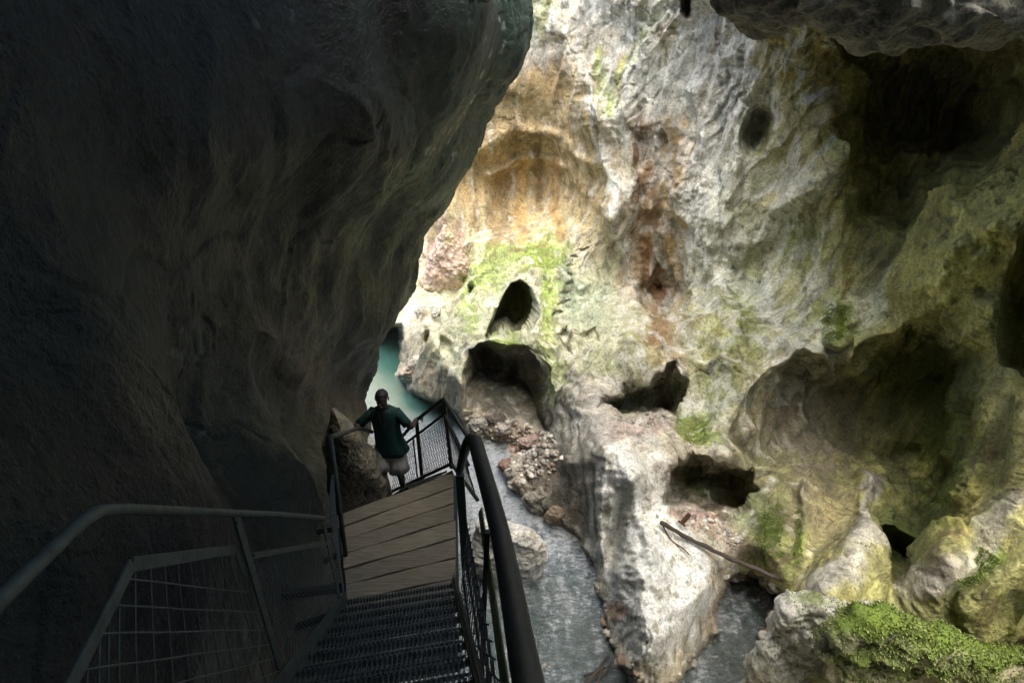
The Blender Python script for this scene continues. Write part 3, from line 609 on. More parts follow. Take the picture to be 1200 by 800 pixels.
# ================= boulders and other loose rock
def boulder(name, outline, Y, thick, cols, label, cat='boulder', group=None, mat=None, rough=1.0, mossy=None, parent=None, nf=150, squash=2.2, offset=0.0):
    """outline: traced silhouette (px,py); gets its own distance Y, real size and thickness in metres."""
    o = np.array(outline, float); cx, cy = o.mean(0)
    th = np.linspace(0, 2*math.pi, nf*2, endpoint=False)
    c2 = np.concatenate([o, o[:1]]); seg = np.hypot(*np.diff(c2, axis=0).T); L = np.concatenate([[0], np.cumsum(seg)])
    u = np.linspace(0, L[-1], nf*2, endpoint=False)
    bxp = np.interp(u, L, c2[:,0]); byp = np.interp(u, L, c2[:,1])
    for _ in range(6):
        bxp = (np.roll(bxp,1)+2*bxp+np.roll(bxp,-1))/4; byp = (np.roll(byp,1)+2*byp+np.roll(byp,-1))/4
    cen = atY(cx, cy, Y); per = atY(bxp, byp, np.full(bxp.shape, Y)*1.0)
    dep = ray(cx, cy); dep = dep/np.linalg.norm(dep)
    ph = np.linspace(-1, 1, nf)
    rr = np.cos(ph*math.pi/2); rr = np.maximum(rr, 0)**(2/squash); dd = np.sin(ph*math.pi/2)
    dd = np.sign(dd)*np.abs(dd)**(.9)
    P = cen + (per-cen)[None]*rr[:,None,None] + dep*(dd*thick/2)[:,None,None] + dep*offset
    sz = max(thick, .4)
    n = normals(np.concatenate([P, P[:, :1]], 1))[:, :-1]; n *= np.sign((n*(P-cen)).sum(-1).mean())
    s = 1.0/sz
    d = sz*rough*(.07*fbm(P, (1.3*s,)*3, 3, cx*.01)+.06*ridged(P, (2.2*s,)*3, 3, cy*.013)-.04+.025*fbm(P, (6*s,)*3, 4, 4.)+.02*fbm(P,(14*s,)*3,2,4.))
    if mossy is not None: d = d+sst(.0, .6, n[...,2]+.5*fbm(P, (2.5*s,)*3, 4, 19.)-(1-mossy[1]))*(.05*np.abs(fbm(P, (5,5,5), 4, 29.))+.02*fbm(P, (24,24,24), 2, 39.))
    P = P+n*d[...,None]
    col = np.empty(P.shape, np.float32); col[:] = cols[0]
    m = sst(-.1, .5, fbm(P, (1.7*s,)*3, 4, 9.))[...,None]; col = col*(1-m)+np.array(cols[1])*m
    if mossy is not None:
        mc, amt = mossy; up = sst(.0, .6, n[...,2]+.5*fbm(P, (2.5*s,)*3, 4, 19.)-(1-amt))[...,None]; col = col*(1-up)+np.array(mc)*up
    ob = grid_mesh(name, P, mat or M_boulder, np.clip(col,.02,.8), wrap=True)
    if parent is None: tag(ob, label, cat, group)
    return ob
boulder('river_boulder', [(560,610),(585,612),(600,615),(622,622),(640,636),(642,655),(632,672),(617,684),(600,684),(570,692),(550,650)], 11.3, 1.7, [(.74,.73,.70),(.66,.63,.57)], 'smooth white boulder in the river just beyond the stair handrail', rough=.7)
boulder('white_boulder', [(903,722),(916,706),(945,700),(985,706),(1030,708),(1062,722),(1070,745),(1050,790),(1030,850),(880,870),(872,800),(884,765),(898,745)], 7.9, 2.0, [(.56,.55,.52),(.44,.42,.36)], 'angular white boulder with green tufts beside the mossy mound', rough=1.3, mossy=((.24,.28,.12), .35))
boulder('mossy_boulder', [(964,752),(978,738),(1005,724),(1040,722),(1080,735),(1120,745),(1165,768),(1210,770),(1300,790),(1300,950),(970,950),(966,800)], 6.7, 2.2, [(.32,.30,.20),(.40,.37,.26)], 'large boulder capped with bright green moss at the lower right', rough=1.2, mossy=((.15,.22,.035), 1.15))
boulder('overhanging_rock', [(832,-60),(845,6),(880,20),(910,24),(935,10),(955,28),(985,50),(1035,60),(1078,48),(1128,40),(1138,52),(1165,48),(1215,22),(1400,0),(1500,-330),(900,-330)], 6.8, 2.4, [(.36,.34,.29),(.26,.27,.21)], 'grey rock ledge jutting over the gorge at the upper right', 'rock ledge', rough=.9, nf=260, squash=3)
boulder('wall_outcrop', [(390,478),(404,490),(424,508),(441,532),(456,566),(460,596),(444,611),(412,618),(396,608),(384,570),(380,520)], 5.5, 1.0, [(.30,.25,.17),(.22,.185,.13)], 'brown rock bulging out of the shaded wall onto the wooden landing', 'rock outcrop', rough=.4)
boulder('shore_rock', [(466,440),(474,428),(486,418),(500,420),(506,432),(498,446),(480,452)], 21.0, 1.4, [(.55,.50,.44),(.50,.40,.34)], 'small pale pink rock at the edge of the teal pool', rough=.9, nf=80)
boulder('pale_bank_rock', [(396,520),(405,495),(418,478),(424,492),(436,520),(450,560),(450,600),(400,600)], 15.6, 2.2, [(.60,.60,.57),(.5,.5,.46)], 'white bank rock glimpsed between the person and the shaded wall', nf=80)
boulder('rounded_rock', [(482,372),(490,360),(505,358),(518,364),(522,380),(514,396),(498,402),(484,394)], 23.0, 1.6, [(.48,.47,.43),(.34,.33,.29)], 'round grey rock below the pink flowstone cone', rough=1.2, nf=100)
boulder('pink_rock_cone', [(521,264),(533,282),(548,306),(553,326),(548,340),(520,350),(490,352),(494,330),(506,296)], 25.4, 2.0, [(.58,.44,.38),(.52,.42,.30)], 'pink pointed flowstone cone next to the edge of the shaded wall', 'rock cone', rough=.9, nf=120)
# individual rocks on the bank below the cave mouth and in the channel
bank = [(560,500,10,8,17.9,'grey rock at the left end of the gravel bank'),(578,494,11,7,18.2,'dark rock against the back of the gravel bank'),(610,556,15,10,15.4,'cream rock ledge above the rapids'),(634,590,17,12,14.1,'cream rock at the foot of the dark striped cliff'),
        (598,548,10,6,15.8,'flat reddish brown stone on the bank'),(655,606,12,10,13.6,'brown rock at the waterline under the striped cliff'),(591,505,9,5,17.6,'small pale stone in the gravel bank'),(622,520,13,7,16.9,'low pinkish stone at the right of the gravel bank')]
for i,(x,y,a,b_,Y,lb) in enumerate(bank):
    c0 = [(.40,.38,.35),(.2,.18,.16),(.56,.51,.43),(.40,.37,.32),(.36,.24,.19),(.30,.24,.18),(.5,.45,.42),(.46,.34,.30)][i]
    pts = [(x+a*1.25*math.cos(q)*(1+.2*math.sin(3*q+i)), y+b_*1.3*math.sin(q)*(1+.2*math.cos(2*q+i))) for q in np.linspace(0, 2*math.pi, 12, endpoint=False)]
    boulder('bank_rock', pts, Y-.2, .9, [c0, tuple(v*.75 for v in c0)], lb, 'rock', 'rocks on the gravel bank', rough=1.4, nf=60)

# pebbles: nobody could count them
def pebbles(name, mask, n, r0, r1, sink, label, tones, seed):
    rg = np.random.default_rng(seed); ii = np.argwhere(mask); ii = ii[rg.choice(len(ii), n)]
    bm0 = bmesh.new(); bmesh.ops.create_icosphere(bm0, subdivisions=2, radius=1); bv0 = np.array([v.co[:] for v in bm0.verts]); bf0 = np.array([[v.index for v in f.verts] for f in bm0.faces]); bm0.free()
    vs = []; fs = []; cs_ = []
    for k, (a, b) in enumerate(ii):
        p = D[a, b].copy(); p[2] = max(p[2], sink) if sink is not None else p[2]
        r = r0+(r1-r0)*rg.random()**2.5; q = bv0*(r*np.array([1+.5*rg.random(), 1+.3*rg.random(), .5+.3*rg.random()]))
        th = rg.random()*6.28; c_, s_ = math.cos(th), math.sin(th); q = np.column_stack([q[:,0]*c_-q[:,1]*s_, q[:,0]*s_+q[:,1]*c_, q[:,2]])
        q = q*(1+.16*perlin(q[:,0]/r+k*3.1, q[:,1]/r, q[:,2]/r+k))[:,None]
        vs.append(q+p); fs.append(bf0+len(bv0)*k); cs_.append(np.repeat(np.array([tones[rg.integers(len(tones))]])*(.7+.6*rg.random()), len(bv0), 0))
    me = bpy.data.meshes.new(name); me.from_pydata(np.concatenate(vs).tolist(), [], np.concatenate(fs).tolist()); me.update()
    a_ = me.color_attributes.new('tint', 'FLOAT_COLOR', 'POINT'); cc_ = np.ones((len(me.vertices), 4), np.float32); cc_[:, :3] = np.concatenate(cs_); a_.data.foreach_set('color', cc_.reshape(-1))
    o = link(name, me, M_boulder, None, True); tag(o, label, 'pebbles', kind='stuff')
def tufts(name, pts, nrm, size, n, mat, label, seed):
    rg = np.random.default_rng(seed); k = rg.choice(len(pts), n); p = pts[k]; nn = nrm[k]; m_ = n
    a = rg.normal(size=(n,3)); a -= nn*(a*nn).sum(-1, keepdims=True); a /= np.linalg.norm(a, axis=-1, keepdims=True)
    sz = (size*(.5+rg.random(n)))[:,None]; up = nn*.8+a*.5+np.array([0,0,-.15]); b = np.cross(nn, a)
    tip = p+up*sz; l_ = p-b*sz*.22+a*sz*.1; r_ = p+b*sz*.22+a*sz*.1; mid1 = (l_+tip)/2-b*sz*.12+nn*sz*.1; mid2 = (r_+tip)/2+b*sz*.12+nn*sz*.1
    v = np.stack([l_, r_, mid2, tip, mid1], 1).reshape(-1, 3); f = (np.arange(n)[:,None]*5+np.arange(5)[None]).tolist()
    me = bpy.data.meshes.new(name); me.from_pydata(v.tolist(), [], f); me.update()
    a_ = me.color_attributes.new('tint', 'FLOAT_COLOR', 'POINT'); c_ = np.ones((n*5, 4), np.float32)
    base = np.array([[.13,.175,.035],[.19,.24,.06],[.25,.29,.09],[.08,.12,.025]])[rg.integers(0,4,n)]*(.8+.5*rg.random((n,1))); c_[:, :3] = np.repeat(base, 5, 0); a_.data.foreach_set('color', c_.reshape(-1))
    o = link(name, me, mat); tag(o, label, 'moss', kind='stuff'); return o
mm, tt_, bb_ = nt('moss_leaf'); at_ = N(tt_, 'ShaderNodeAttribute', attribute_name='tint'); tt_.links.new(at_.outputs['Color'], bb_.inputs['Base Color']); bb_.inputs['Roughness'].default_value = .7; bb_.inputs['Subsurface Weight'].default_value = 0
sel = np.argwhere(mossA+.45*n_g+.35*n_f > .62); tufts('cliff_moss', D[sel[:,0], sel[:,1]], n0[sel[:,0], sel[:,1]], .03, 34000, mm, 'yellow green moss growing over the ledges and columns of the cliff', 12)
for ob_, n_, sz_, lb_ in ((bpy.data.objects['mossy_boulder'], 42000, .045, 'thick bright green moss cushion on the boulder at the lower right'), (bpy.data.objects['white_boulder'], 2500, .04, 'sparse moss sprigs on the angular white boulder')):
    me_ = ob_.data; nv = len(me_.vertices); co_ = np.empty(nv*3, np.float32); me_.vertices.foreach_get('co', co_); co_ = co_.reshape(-1,3); no_ = np.empty(nv*3, np.float32); me_.vertex_normals.foreach_get('vector', no_); no_ = no_.reshape(-1,3)
    cc__ = co_.mean(0); no_ *= np.sign((no_*(co_-cc__)).sum(-1).mean())
    g_ = no_[:,2]+.5*fbm(co_, (1.3,1.3,1.3), 3, 77.); q_ = np.where(g_ > (.0 if n_ > 9000 else .55))[0]
    tufts('boulder_moss', co_[q_], no_[q_], sz_, n_, mm, lb_, 14)
tn = [(.36,.33,.29),(.46,.44,.40),(.36,.26,.20),(.24,.22,.2),(.6,.58,.53),(.42,.36,.29),(.5,.47,.42)]
pebbles('river_pebbles', (sdw < 2) & (PY > 640) & (PY < 815) & (PX > 560) & (W1 > -.25), 900, .03, .16, -.13, 'loose brown and grey pebbles in the shallow stream', tn, 5)
pebbles('bank_gravel', (sd_poly(QX, QY, [(548,486),(640,496),(660,530),(640,560),(600,570),(588,520),(556,508)]) < 0), 1100, .02, .12, None, 'loose pinkish gravel on the bank below the dark cave mouth', tn, 6)
pebbles('ledge_rubble', (sd_poly(QX, QY, [(715,488),(795,492),(780,512),(720,510)]) < 0) | (sd_poly(QX, QY, [(790,600),(870,622),(860,640),(800,625)]) < 0), 420, .015, .08, None, 'small broken stones lying on the rock ledges', tn, 8)
#==BUILT==
# ================= the steel and timber walkway
ZL = CZ-4.9
A_ = atZ(408,723,ZL); B_ = atZ(534,703,ZL); C_ = atZ(532,553,ZL); D_ = atZ(396,603,ZL)
land = empty('landing', (A_+B_+C_+D_)/4)
tag(land, 'wooden landing of worn cross planks at the foot of the steel stairs', 'landing')
npk = 7
for k in range(npk):
    t0_ = (k+.03)/npk; t1_ = (k+.97)/npk
    a = A_.lerp(D_, t0_); b = B_.lerp(C_, t0_); c = B_.lerp(C_, t1_); d = A_.lerp(D_, t1_)
    jit = [Vector((random.uniform(-.012,.012), 0, random.uniform(-.006,.002))) for _ in range(4)]
    a, b, c, d = a+jit[0], b+jit[1], c+jit[1], d+jit[0]
    h = Vector((0,0,-.045)); nseg = 10; m = MB()
    rows = []
    for i in range(nseg+1):
        q = i/nseg; w_ = .006*math.sin(q*9+k*2)
        p0 = a.lerp(b, q)+Vector((0,w_,random.uniform(-.0015,.0015))); p1 = d.lerp(c, q)+Vector((0,w_,random.uniform(-.0015,.0015)))
        rows.append((p0+h, p1+h, p1, p0))
    for r_ in rows: m.v += [tuple(p) for p in r_]
    for i in range(nseg):
        for j in range(4):
            j2 = (j+1) % 4; m.f.append((i*4+j, i*4+j2, (i+1)*4+j2, (i+1)*4+j))
    m.f.append((3,2,1,0)); m.f.append((nseg*4, nseg*4+1, nseg*4+2, nseg*4+3))
    pk = m.build('plank', M_plank if k % 2 else M_plank2, land, .006)
    for q, e in ((.06,.3),(.06,.7),(.94,.3),(.94,.7)):
        p = a.lerp(b, q).lerp(d.lerp(c, q), e); sc0 = MB().tube([p+Vector((0,0,-.002)), p+Vector((0,0,.004))], .009, 8).build('screw', M_rust, pk); sc0.matrix_parent_inverse = Matrix.Translation(-land.location)
m = MB()
for x0, x1 in ((A_, D_), (B_, C_)): m.bar(x0+Vector((0,0,-.11)), x1+Vector((0,0,-.11)), .06, .12)
m.bar(A_+Vector((0,.03,-.115)), B_+Vector((0,.03,-.115)), .05, .1); m.bar(D_+Vector((0,-.03,-.115)), C_+Vector((0,-.03,-.115)), .05, .1)
m.build('support_frame', M_blacksteel, land, .004)
for q in (.25, .8):
    a = A_.lerp(D_, q); b = B_.lerp(C_, q); z = Vector((0,0,-.20)); wl = Vector((-3.2, a.y, ZL-1.1))
    MB().bar(b+z, a+z+Vector((-1.2,0,0)), .06, .08).bar(b+z+Vector((-.1,0,-.05)), wl, .05, .06).build('bracket', M_blacksteel, land, .003)

# upper stairs
st = empty('staircase', (-.9, 3.3, ZL)); tag(st, 'narrow steel stairs with serrated open treads going down to the landing', 'stairs')
def left_x(y): return A_.x + (A_.y-y)*.16
def right_x(y): return B_.x + (B_.y-y)*.20
n_t = 16; going, rise = .225, .212
tiltY = (B_.y-A_.y)
for k in range(1, n_t+1):
    z = ZL + rise*k; yl = A_.y-going*(k-1)-.0; yr = B_.y-going*(k-1)
    aF = Vector((left_x(yl)+.02, yl, z)); bF = Vector((right_x(yr)-.02, yr, z)); back = Vector((0,-.25,0))
    m = MB()
    for q in np.linspace(0, 1, 5): m.bar(aF+back*q, bF+back*q, .005 if 0 < q < 1 else .007, .028)
    nn = 34
    for i in range(nn+1):
        p = aF.lerp(bF, i/nn); m.bar(p+Vector((0,0,.004)), p+back+Vector((0,0,.004)), .006, .018)
        if i < nn:                                             # teeth of the serrated nosing
            c1 = aF.lerp(bF, (i+.5)/nn)+Vector((0,.012,.02)); m.bar(c1-Vector((.007,0,0)), c1+Vector((.007,0,0)), .018, .012)
    m.bar(aF+Vector((0,.006,-.012)), bF+Vector((0,.006,-.012)), .006, .05)
    m.build('tread', M_tread, st)
for s_, fx in ((0, left_x), (1, right_x)):
    y0 = (A_.y if s_ == 0 else B_.y)+.05; y1 = y0-going*n_t-.1
    a = Vector((fx(y0), y0, ZL+.12)); b = Vector((fx(y1), y1, ZL+.12+(y0-y1)*rise/going))
    MB().bar(a, b, .012, .24).bar(a+Vector((0,0,.13)), b+Vector((0,0,.13)), .05, .01).build('stringer', M_steel, st, .002)
# lower stairs beyond the landing, mostly hidden by its edge
ls = empty('lower_staircase', (-1.2, 5.2, ZL)); tag(ls, 'lower steel steps dropping away behind the far edge of the landing', 'stairs')
dn = Vector((-.42,.9,0)).normalized(); E0 = D_.lerp(C_, .6); E1 = C_.copy()
for k in range(1, 7):
    p = Vector((-1.5,5.0,0)); 
    off = dn*(.215*k-.12)+Vector((0,0,-.232*k-.02))
    m = MB(); a = E0+off; b = E1+off; bk = dn*.21
    for q in np.linspace(0, 1, 4): m.bar(a+bk*q, b+bk*q, .006, .03)
    for i in range(25): p = a.lerp(b, i/24); m.bar(p, p+bk, .006, .02)
    m.build('tread', M_tread, ls)
for e in (E0, E1): MB().bar(e+Vector((0,0,-.1)), e+dn*1.3+Vector((0,0,-1.5)), .012, .2).build('stringer', M_blacksteel, ls)

def wires(corners, nu, nv, r, style):
    """a mesh panel between four corners: tl, tr, br, bl"""
    tl, tr, br, bl = corners; m = MB()
    f = lambda u, v: tl.lerp(tr, u).lerp(bl.lerp(br, u), v)
    nrm = (tr-tl).cross(bl-tl).normalized()*r
    if style == 'square':
        for i in range(1, nu): m.tube([f(i/nu, q) for q in (0,.5,1)], r, 6, False)
        for j in range(1, nv): m.tube([f(q, j/nv)+nrm*2 for q in (0,.25,.5,.75,1)], r, 6, False)
    else:                                                      # diamonds: wires weave both ways
        for i in range(-nv, nu):
            for sgn in (0, 1):
                pts = []
                for j in range(nv+1):
                    u = (i+j)/nu; u = u if sgn == 0 else 1-u
                    if -1e-6 <= u <= 1+1e-6: pts.append(f(u, j/nv)+nrm*(1.2 if (j+sgn) % 2 else -1.2))
                if len(pts) > 1: m.tube(pts, r, 5, False)
    return m

# left stair railing
P1b, P1t = V(330,789,2.1), V(276,601,2.1); P2b, P2t = V(403,724,3.25), V(379,612,3.22)
lr = empty('stair_railing', P1b); tag(lr, 'dark green railing with square wire mesh between the stairs and the shaded wall', 'railing')
MB().tube(smooth_path([V(-160,870,.42), V(-60,765,.55), V(0,702,.7), V(60,645,.93), V(104,606,1.1), V(134,597,1.27), V(200,598,1.62), P1t, V(330,603,2.6), V(379,607,3.22)], 10), .019, 14).build('handrail', M_steel, lr, smooth=True)
m = MB().bar(P1b, P1t, .055, .012, (1,0,0)); m.build('post', M_steel, lr, .003)
MB().bar(P2b, P2t, .05, .012, (1,0,0)).build('post', M_steel, lr, .003)
K0, K1, K2 = V(30,905,.62), V(154,661,1.3), V(277,643,2.1)
MB().bar(K0, K1, .05, .012, (1,.3,0)).build('top_rail', M_steel, lr, .003); MB().bar(K1, K2, .05, .012, (1,0,.1)).build('top_rail', M_steel, lr, .003)
MB().bar(V(290,652,2.13), V(387,635,3.22), .035, .01, (1,0,.1)).build('top_rail', M_steel, lr, .003)
MB().bar(V(334,787,2.11), V(403,724,3.22), .04, .01, (1,0,.1)).build('bottom_rail', M_steel, lr, .003)
MB().bar(V(330,795,2.08), V(150,1080,.95), .04, .01, (1,0,.1)).build('bottom_rail', M_steel, lr, .003)
pn = Vector((K2.y-K1.y, -(K2.x-K1.x), 0)).normalized()
def on_panel(px, py):
    d = Vector(ray(px, py)); o_ = Vector((0,0,CZ)); k_ = (K1-o_).dot(pn)/d.dot(pn); return o_+d*k_
m = MB()
def in_poly(x, y, P): 
    c = False
    for i in range(len(P)):
        (ax, ay), (bx, by) = P[i], P[(i+1) % len(P)]
        if (ay > y) != (by > y) and x < (bx-ax)*(y-ay)/(by-ay)+ax: c = not c
    return c
pan = [(154,663),(277,645),(329,789),(335,830),(60,840)]
vx = [88,102,116,139-12,139,157,175,191,206,220,232,243,254,264,273]
lines_ = []
for i, x in enumerate(sorted(vx)):
    lean = 52*max(0,(x-120)/155)**2; lines_.append([(x+lean*(y-640)/150+.35*math.sin(y*.05+i), y) for y in range(630, 835, 6)])
for k, (y0, y1) in enumerate(((676,694),(709,717),(742,738),(780,758),(820,779),(862,800),(905,822))):
    lines_.append([(x, y0+(y1-y0)*(x-130)/160+.35*math.sin(x*.06+k)) for x in range(50, 336, 6)])
for n_, ln_ in enumerate(lines_):
    pts = [on_panel(*p)+pn*(.004 if n_ >= len(vx) else 0) for p in ln_ if in_poly(*p, pan)]
    if len(pts) > 1: m.tube(pts, .0034, 6, False)
m.build('mesh_panel', M_wire, lr)
wires([V(293,657,2.17), V(385,641,3.2), V(401,720,3.2), V(338,779,2.15)], 24, 14, .0022, 'diamond').build('mesh_panel', M_wire, lr)
for x, y, Y in ((277,612,2.09),(279,625,2.09),(297,650,2.13),(316,647,2.38),(382,634,3.15)):
    p = V(x,y,Y); q = (Vector((0,0,CZ))-p).normalized(); MB().tube([p, p+q*.02], .009, 6).build('bolt', M_blacksteel, lr)
# short railing on the landing's left, going down past the outcrop
P3t = V(387,512,3.94); P3b = Vector((P3t.x-.10, P3t.y, ZL-.1))
l2 = empty('landing_railing', P3b); tag(l2, 'tall dark post and sloping handrail at the left of the landing, held by the person', 'railing')
MB().tube([P3b, P3t], .024, 10).build('post', M_steel, l2, smooth=True)
MB().tube(smooth_path([P3t, V(404,507,4.4), V(421,502,4.95), V(436,506,5.5)], 6), .021, 12).build('handrail', M_blacksteel, l2, smooth=True)
wires([V(387,608,3.4), V(391,560,3.92), V(397,652,3.92), V(406,716,3.35)], 8, 18, .003, 'diamond').build('mesh_panel', M_wire, l2)
MB().bar(V(387,606,3.35), V(390,556,3.92), .03, .01).build('top_rail', M_steel, l2)

# right stair railing: the thick handrail beside the camera
rr = empty('outer_stair_railing', B_); tag(rr, 'thick dark handrail and mesh on the river side of the upper stairs', 'railing')
path = smooth_path([V(645,905,.72), V(619,800,1.16), V(586,625,2.35), V(560,528,3.48)], 10)+smooth_path([V(557,517,3.6), V(551,515,3.68), V(545,527,3.72), V(538,553,3.76)], 8)
rad = [.06]*(len(path)-26)+list(np.linspace(.06,.033,26)); rad = rad[:len(path)]
MB().tube(path, rad, 20).build('handrail', M_blacksteel, rr, smooth=True)
pt = V(539,556,3.78); MB().bar(pt, Vector((pt.x,pt.y,ZL)), .075, .05).build('post', M_blacksteel, rr, .004)
g1, g0 = V(563,598,3.0), V(600,860,1.02)
MB().bar(g1, g0, .05, .012, (1,0,-.6)).build('mid_rail', simple('lit_green_steel', (.24,.27,.12), .55, .2, .3, 10, .2), rr, .002)  # green light falling on this bar is put into its steel colour
MB().bar(V(549,640,3.35), V(590,905,1.02), .02, .012).build('inner_rail', M_blacksteel, rr)
wires([V(548,612,3.55), V(596,860,1.1), V(566,905,1.4), V(540,690,3.5)], 16, 6, .005, 'diamond').build('mesh_panel', M_blacksteel, rr)
for q in (.5,):
    a = g1.lerp(g0, .42); MB().bar(a+Vector((0,0,.3)), a+Vector((-.06,0,-.9)), .03, .03).build('post', M_blacksteel, rr, .003)

# outer landing railing with its corner and the descending part
lo_ = empty('corner_railing', C_); tag(lo_, 'black corner railing with diagonal wire mesh at the far end of the landing', 'railing')
K = V(520,467,5.25); H1 = V(488,492,5.75); H2 = V(469,514,6.05); H3 = V(440,545,6.6)
MB().tube([V(551,516,4.35), K.lerp(V(551,516,4.35), .04), K, K.lerp(H1,.05), H1, H2, H3], .022, 12).build('handrail', M_blacksteel, lo_, smooth=True)
MB().bar(K, V(529,548,5.2), .04, .04).build('post', M_blacksteel, lo_, .003)
MB().bar(H1, V(495,564,5.75), .045, .04).build('post', M_blacksteel, lo_, .003)
MB().bar(V(484,513,5.83), V(490,566,5.83), .018, .02).build('post', M_blacksteel, lo_)
MB().bar(V(521,485,5.24), V(457,533,6.1), .045, .03).build('mid_rail', M_blacksteel, lo_, .003)
MB().bar(V(521,485,5.24), V(549,545,4.3), .03, .03).build('mid_rail', M_blacksteel, lo_, .003)
MB().bar(V(529,543,5.2), V(458,576,6.05), .05, .035).build('bottom_rail', M_blacksteel, lo_, .003)
MB().bar(V(529,543,5.2), V(560,586,4.35), .035, .03).build('bottom_rail', M_blacksteel, lo_, .003)
def hatch(c, n, r):
    tl, tr, br, bl = c; m = MB()
    f = lambda u, v: tl.lerp(tr, u).lerp(bl.lerp(br, u), v)
    for i in range(-n, n):                                     # wires lean one way strongly, thinner ones the other way
        pts = [f(min(max((i+j*.9)/n,0),1), j/10) for j in range(0, 11) if 0 <= (i+j*.9)/n <= 1]
        if len(pts) > 1: m.tube(pts[::len(pts)-1] if len(pts) > 2 else pts, r, 5, False)
    return m
def diag(c, n, r, k=.45):
    tl, tr, br, bl = c; m = MB(); f = lambda u, v: tl.lerp(tr, u).lerp(bl.lerp(br, u), v)
    for i in range(-int(n*k)-1, n+1):
        for sg, rr_ in ((1, r), (-1, r*.55)):
            u0, u1 = (i/n, i/n+k) if sg > 0 else (i/n+k, i/n)
            # clip to the panel
            p = []
            for q in np.linspace(0, 1, 9):
                u = u0+(u1-u0)*q
                if 0 <= u <= 1: p.append(f(u, q))
            if len(p) > 1: m.tube([p[0], p[-1]], rr_, 5, False)
    return m
diag([V(521,489,5.22), V(490,512,5.72), V(496,560,5.74), V(528,543,5.19)], 15, .0042).build('mesh_panel', M_blacksteel, lo_)
diag([V(486,515,5.8), V(458,535,6.1), V(459,574,6.03), V(491,562,5.78)], 13, .0035).build('mesh_panel', M_blacksteel, lo_)
diag([V(522,489,5.2), V(548,545,4.32), V(559,584,4.36), V(530,545,5.18)], 14, .0035).build('mesh_panel', M_blacksteel, lo_)

# ================= the person coming up the lower steps, a hand on each rail
FX = V(464,580,5.55); FX = Vector((FX.x, FX.y, CZ-5.69))
pe = empty('person', FX); tag(pe, 'person in a teal shirt and beige shorts climbing the steps between the handrails', 'person')
def skin(name, verts, edges, mat, parent, root=0, sub=2):
    me = bpy.data.meshes.new(name); me.from_pydata([tuple(Vector(v[:3])+FX) for v in verts], edges, [])
    o = link(name, me, mat, parent)
    bm = bmesh.new(); bm.from_mesh(me); ly = bm.verts.layers.skin.verify(); bm.verts.ensure_lookup_table()
    for i, v in enumerate(verts):
        r_ = v[3] if hasattr(v[3], '__len__') else (v[3], v[3]); bm.verts[i][ly].radius = r_; bm.verts[i][ly].use_root = (i == root)
    bm.to_mesh(me); bm.free()
    o.modifiers.new('skin', 'SKIN').use_smooth_shade = True; sm_ = o.modifiers.new('sub', 'SUBSURF'); sm_.levels = sub; sm_.render_levels = sub
    return o
hR = V(489,492,5.72)-FX; hL = V(421,501,5.45)-FX
bv = []; be = []
def j(x, y, z, r, par=None):
    bv.append((x, y, z, r))
    if par is not None: be.append((par, len(bv)-1))
    return len(bv)-1
pel = j(0,.02,.90,(.15,.11)); wa = j(0,.03,1.05,(.135,.10),pel); ch = j(0,.02,1.24,(.16,.115),wa); nb_ = j(0,.01,1.37,(.075,.065),ch); nk = j(0,-.01,1.45,(.052,.055),nb_)
hd0 = j(0,-.035,1.52,(.062,.075),nk); hd1 = j(0,-.03,1.595,(.076,.092),hd0); hd2 = j(0,-.015,1.655,(.064,.075),hd1)
for sx_, hand, elb in ((1, hR, (.31,-.03,1.14)), (-1, hL, (-.37,.0,1.13))):
    sh_ = j(.15*sx_,.02,1.345,(.05,.05),nb_); ua = j((.165*sx_+elb[0])/2,.01,1.24,(.05,.05),sh_); el_ = j(*elb,(.041,.041),ua)
    wr = j(hand.x*.82+elb[0]*.18, hand.y*.8, hand.z*.85+elb[2]*.15+.03, (.028,.026), el_)
    pm = j(hand.x, hand.y, hand.z+.035, (.034,.022), wr)
    for f_ in range(4):
        fo = (f_-1.5)*.019; k1 = j(hand.x+.045*sx_, hand.y+fo, hand.z+.038, .0095, pm); k2 = j(hand.x+.068*sx_, hand.y+fo*1.05, hand.z+.012, .0085, k1); j(hand.x+.062*sx_, hand.y+fo, hand.z-.018+abs(fo)*.3, .0075, k2)
    t1 = j(hand.x-.005*sx_, hand.y-.042, hand.z+.02, .011, pm); j(hand.x+.02*sx_, hand.y-.05, hand.z-.012, .0095, t1)
for sx_, kn, an, toe in ((1,(.10,-.10,.50),(.105,.02,.10),(.115,-.13,.035)), (-1,(-.105,-.14,.56),(-.10,-.02,.26),(-.105,-.18,.21))):
    hp = j(.085*sx_,.02,.82,(.088,.09),pel); th_ = j((.09*sx_+kn[0])/2,(kn[1])/2,.68,(.075,.078),hp); k_ = j(*kn,(.055,.057),th_); cf = j((kn[0]+an[0])/2,(kn[1]+an[1])/2+.03,(kn[2]+an[2])/2+.05,(.05,.053),k_)
    a_ = j(*an,(.034,.036),cf); j(*toe,(.036,.024),a_)
body = skin('body', bv, be, M_skin, pe)
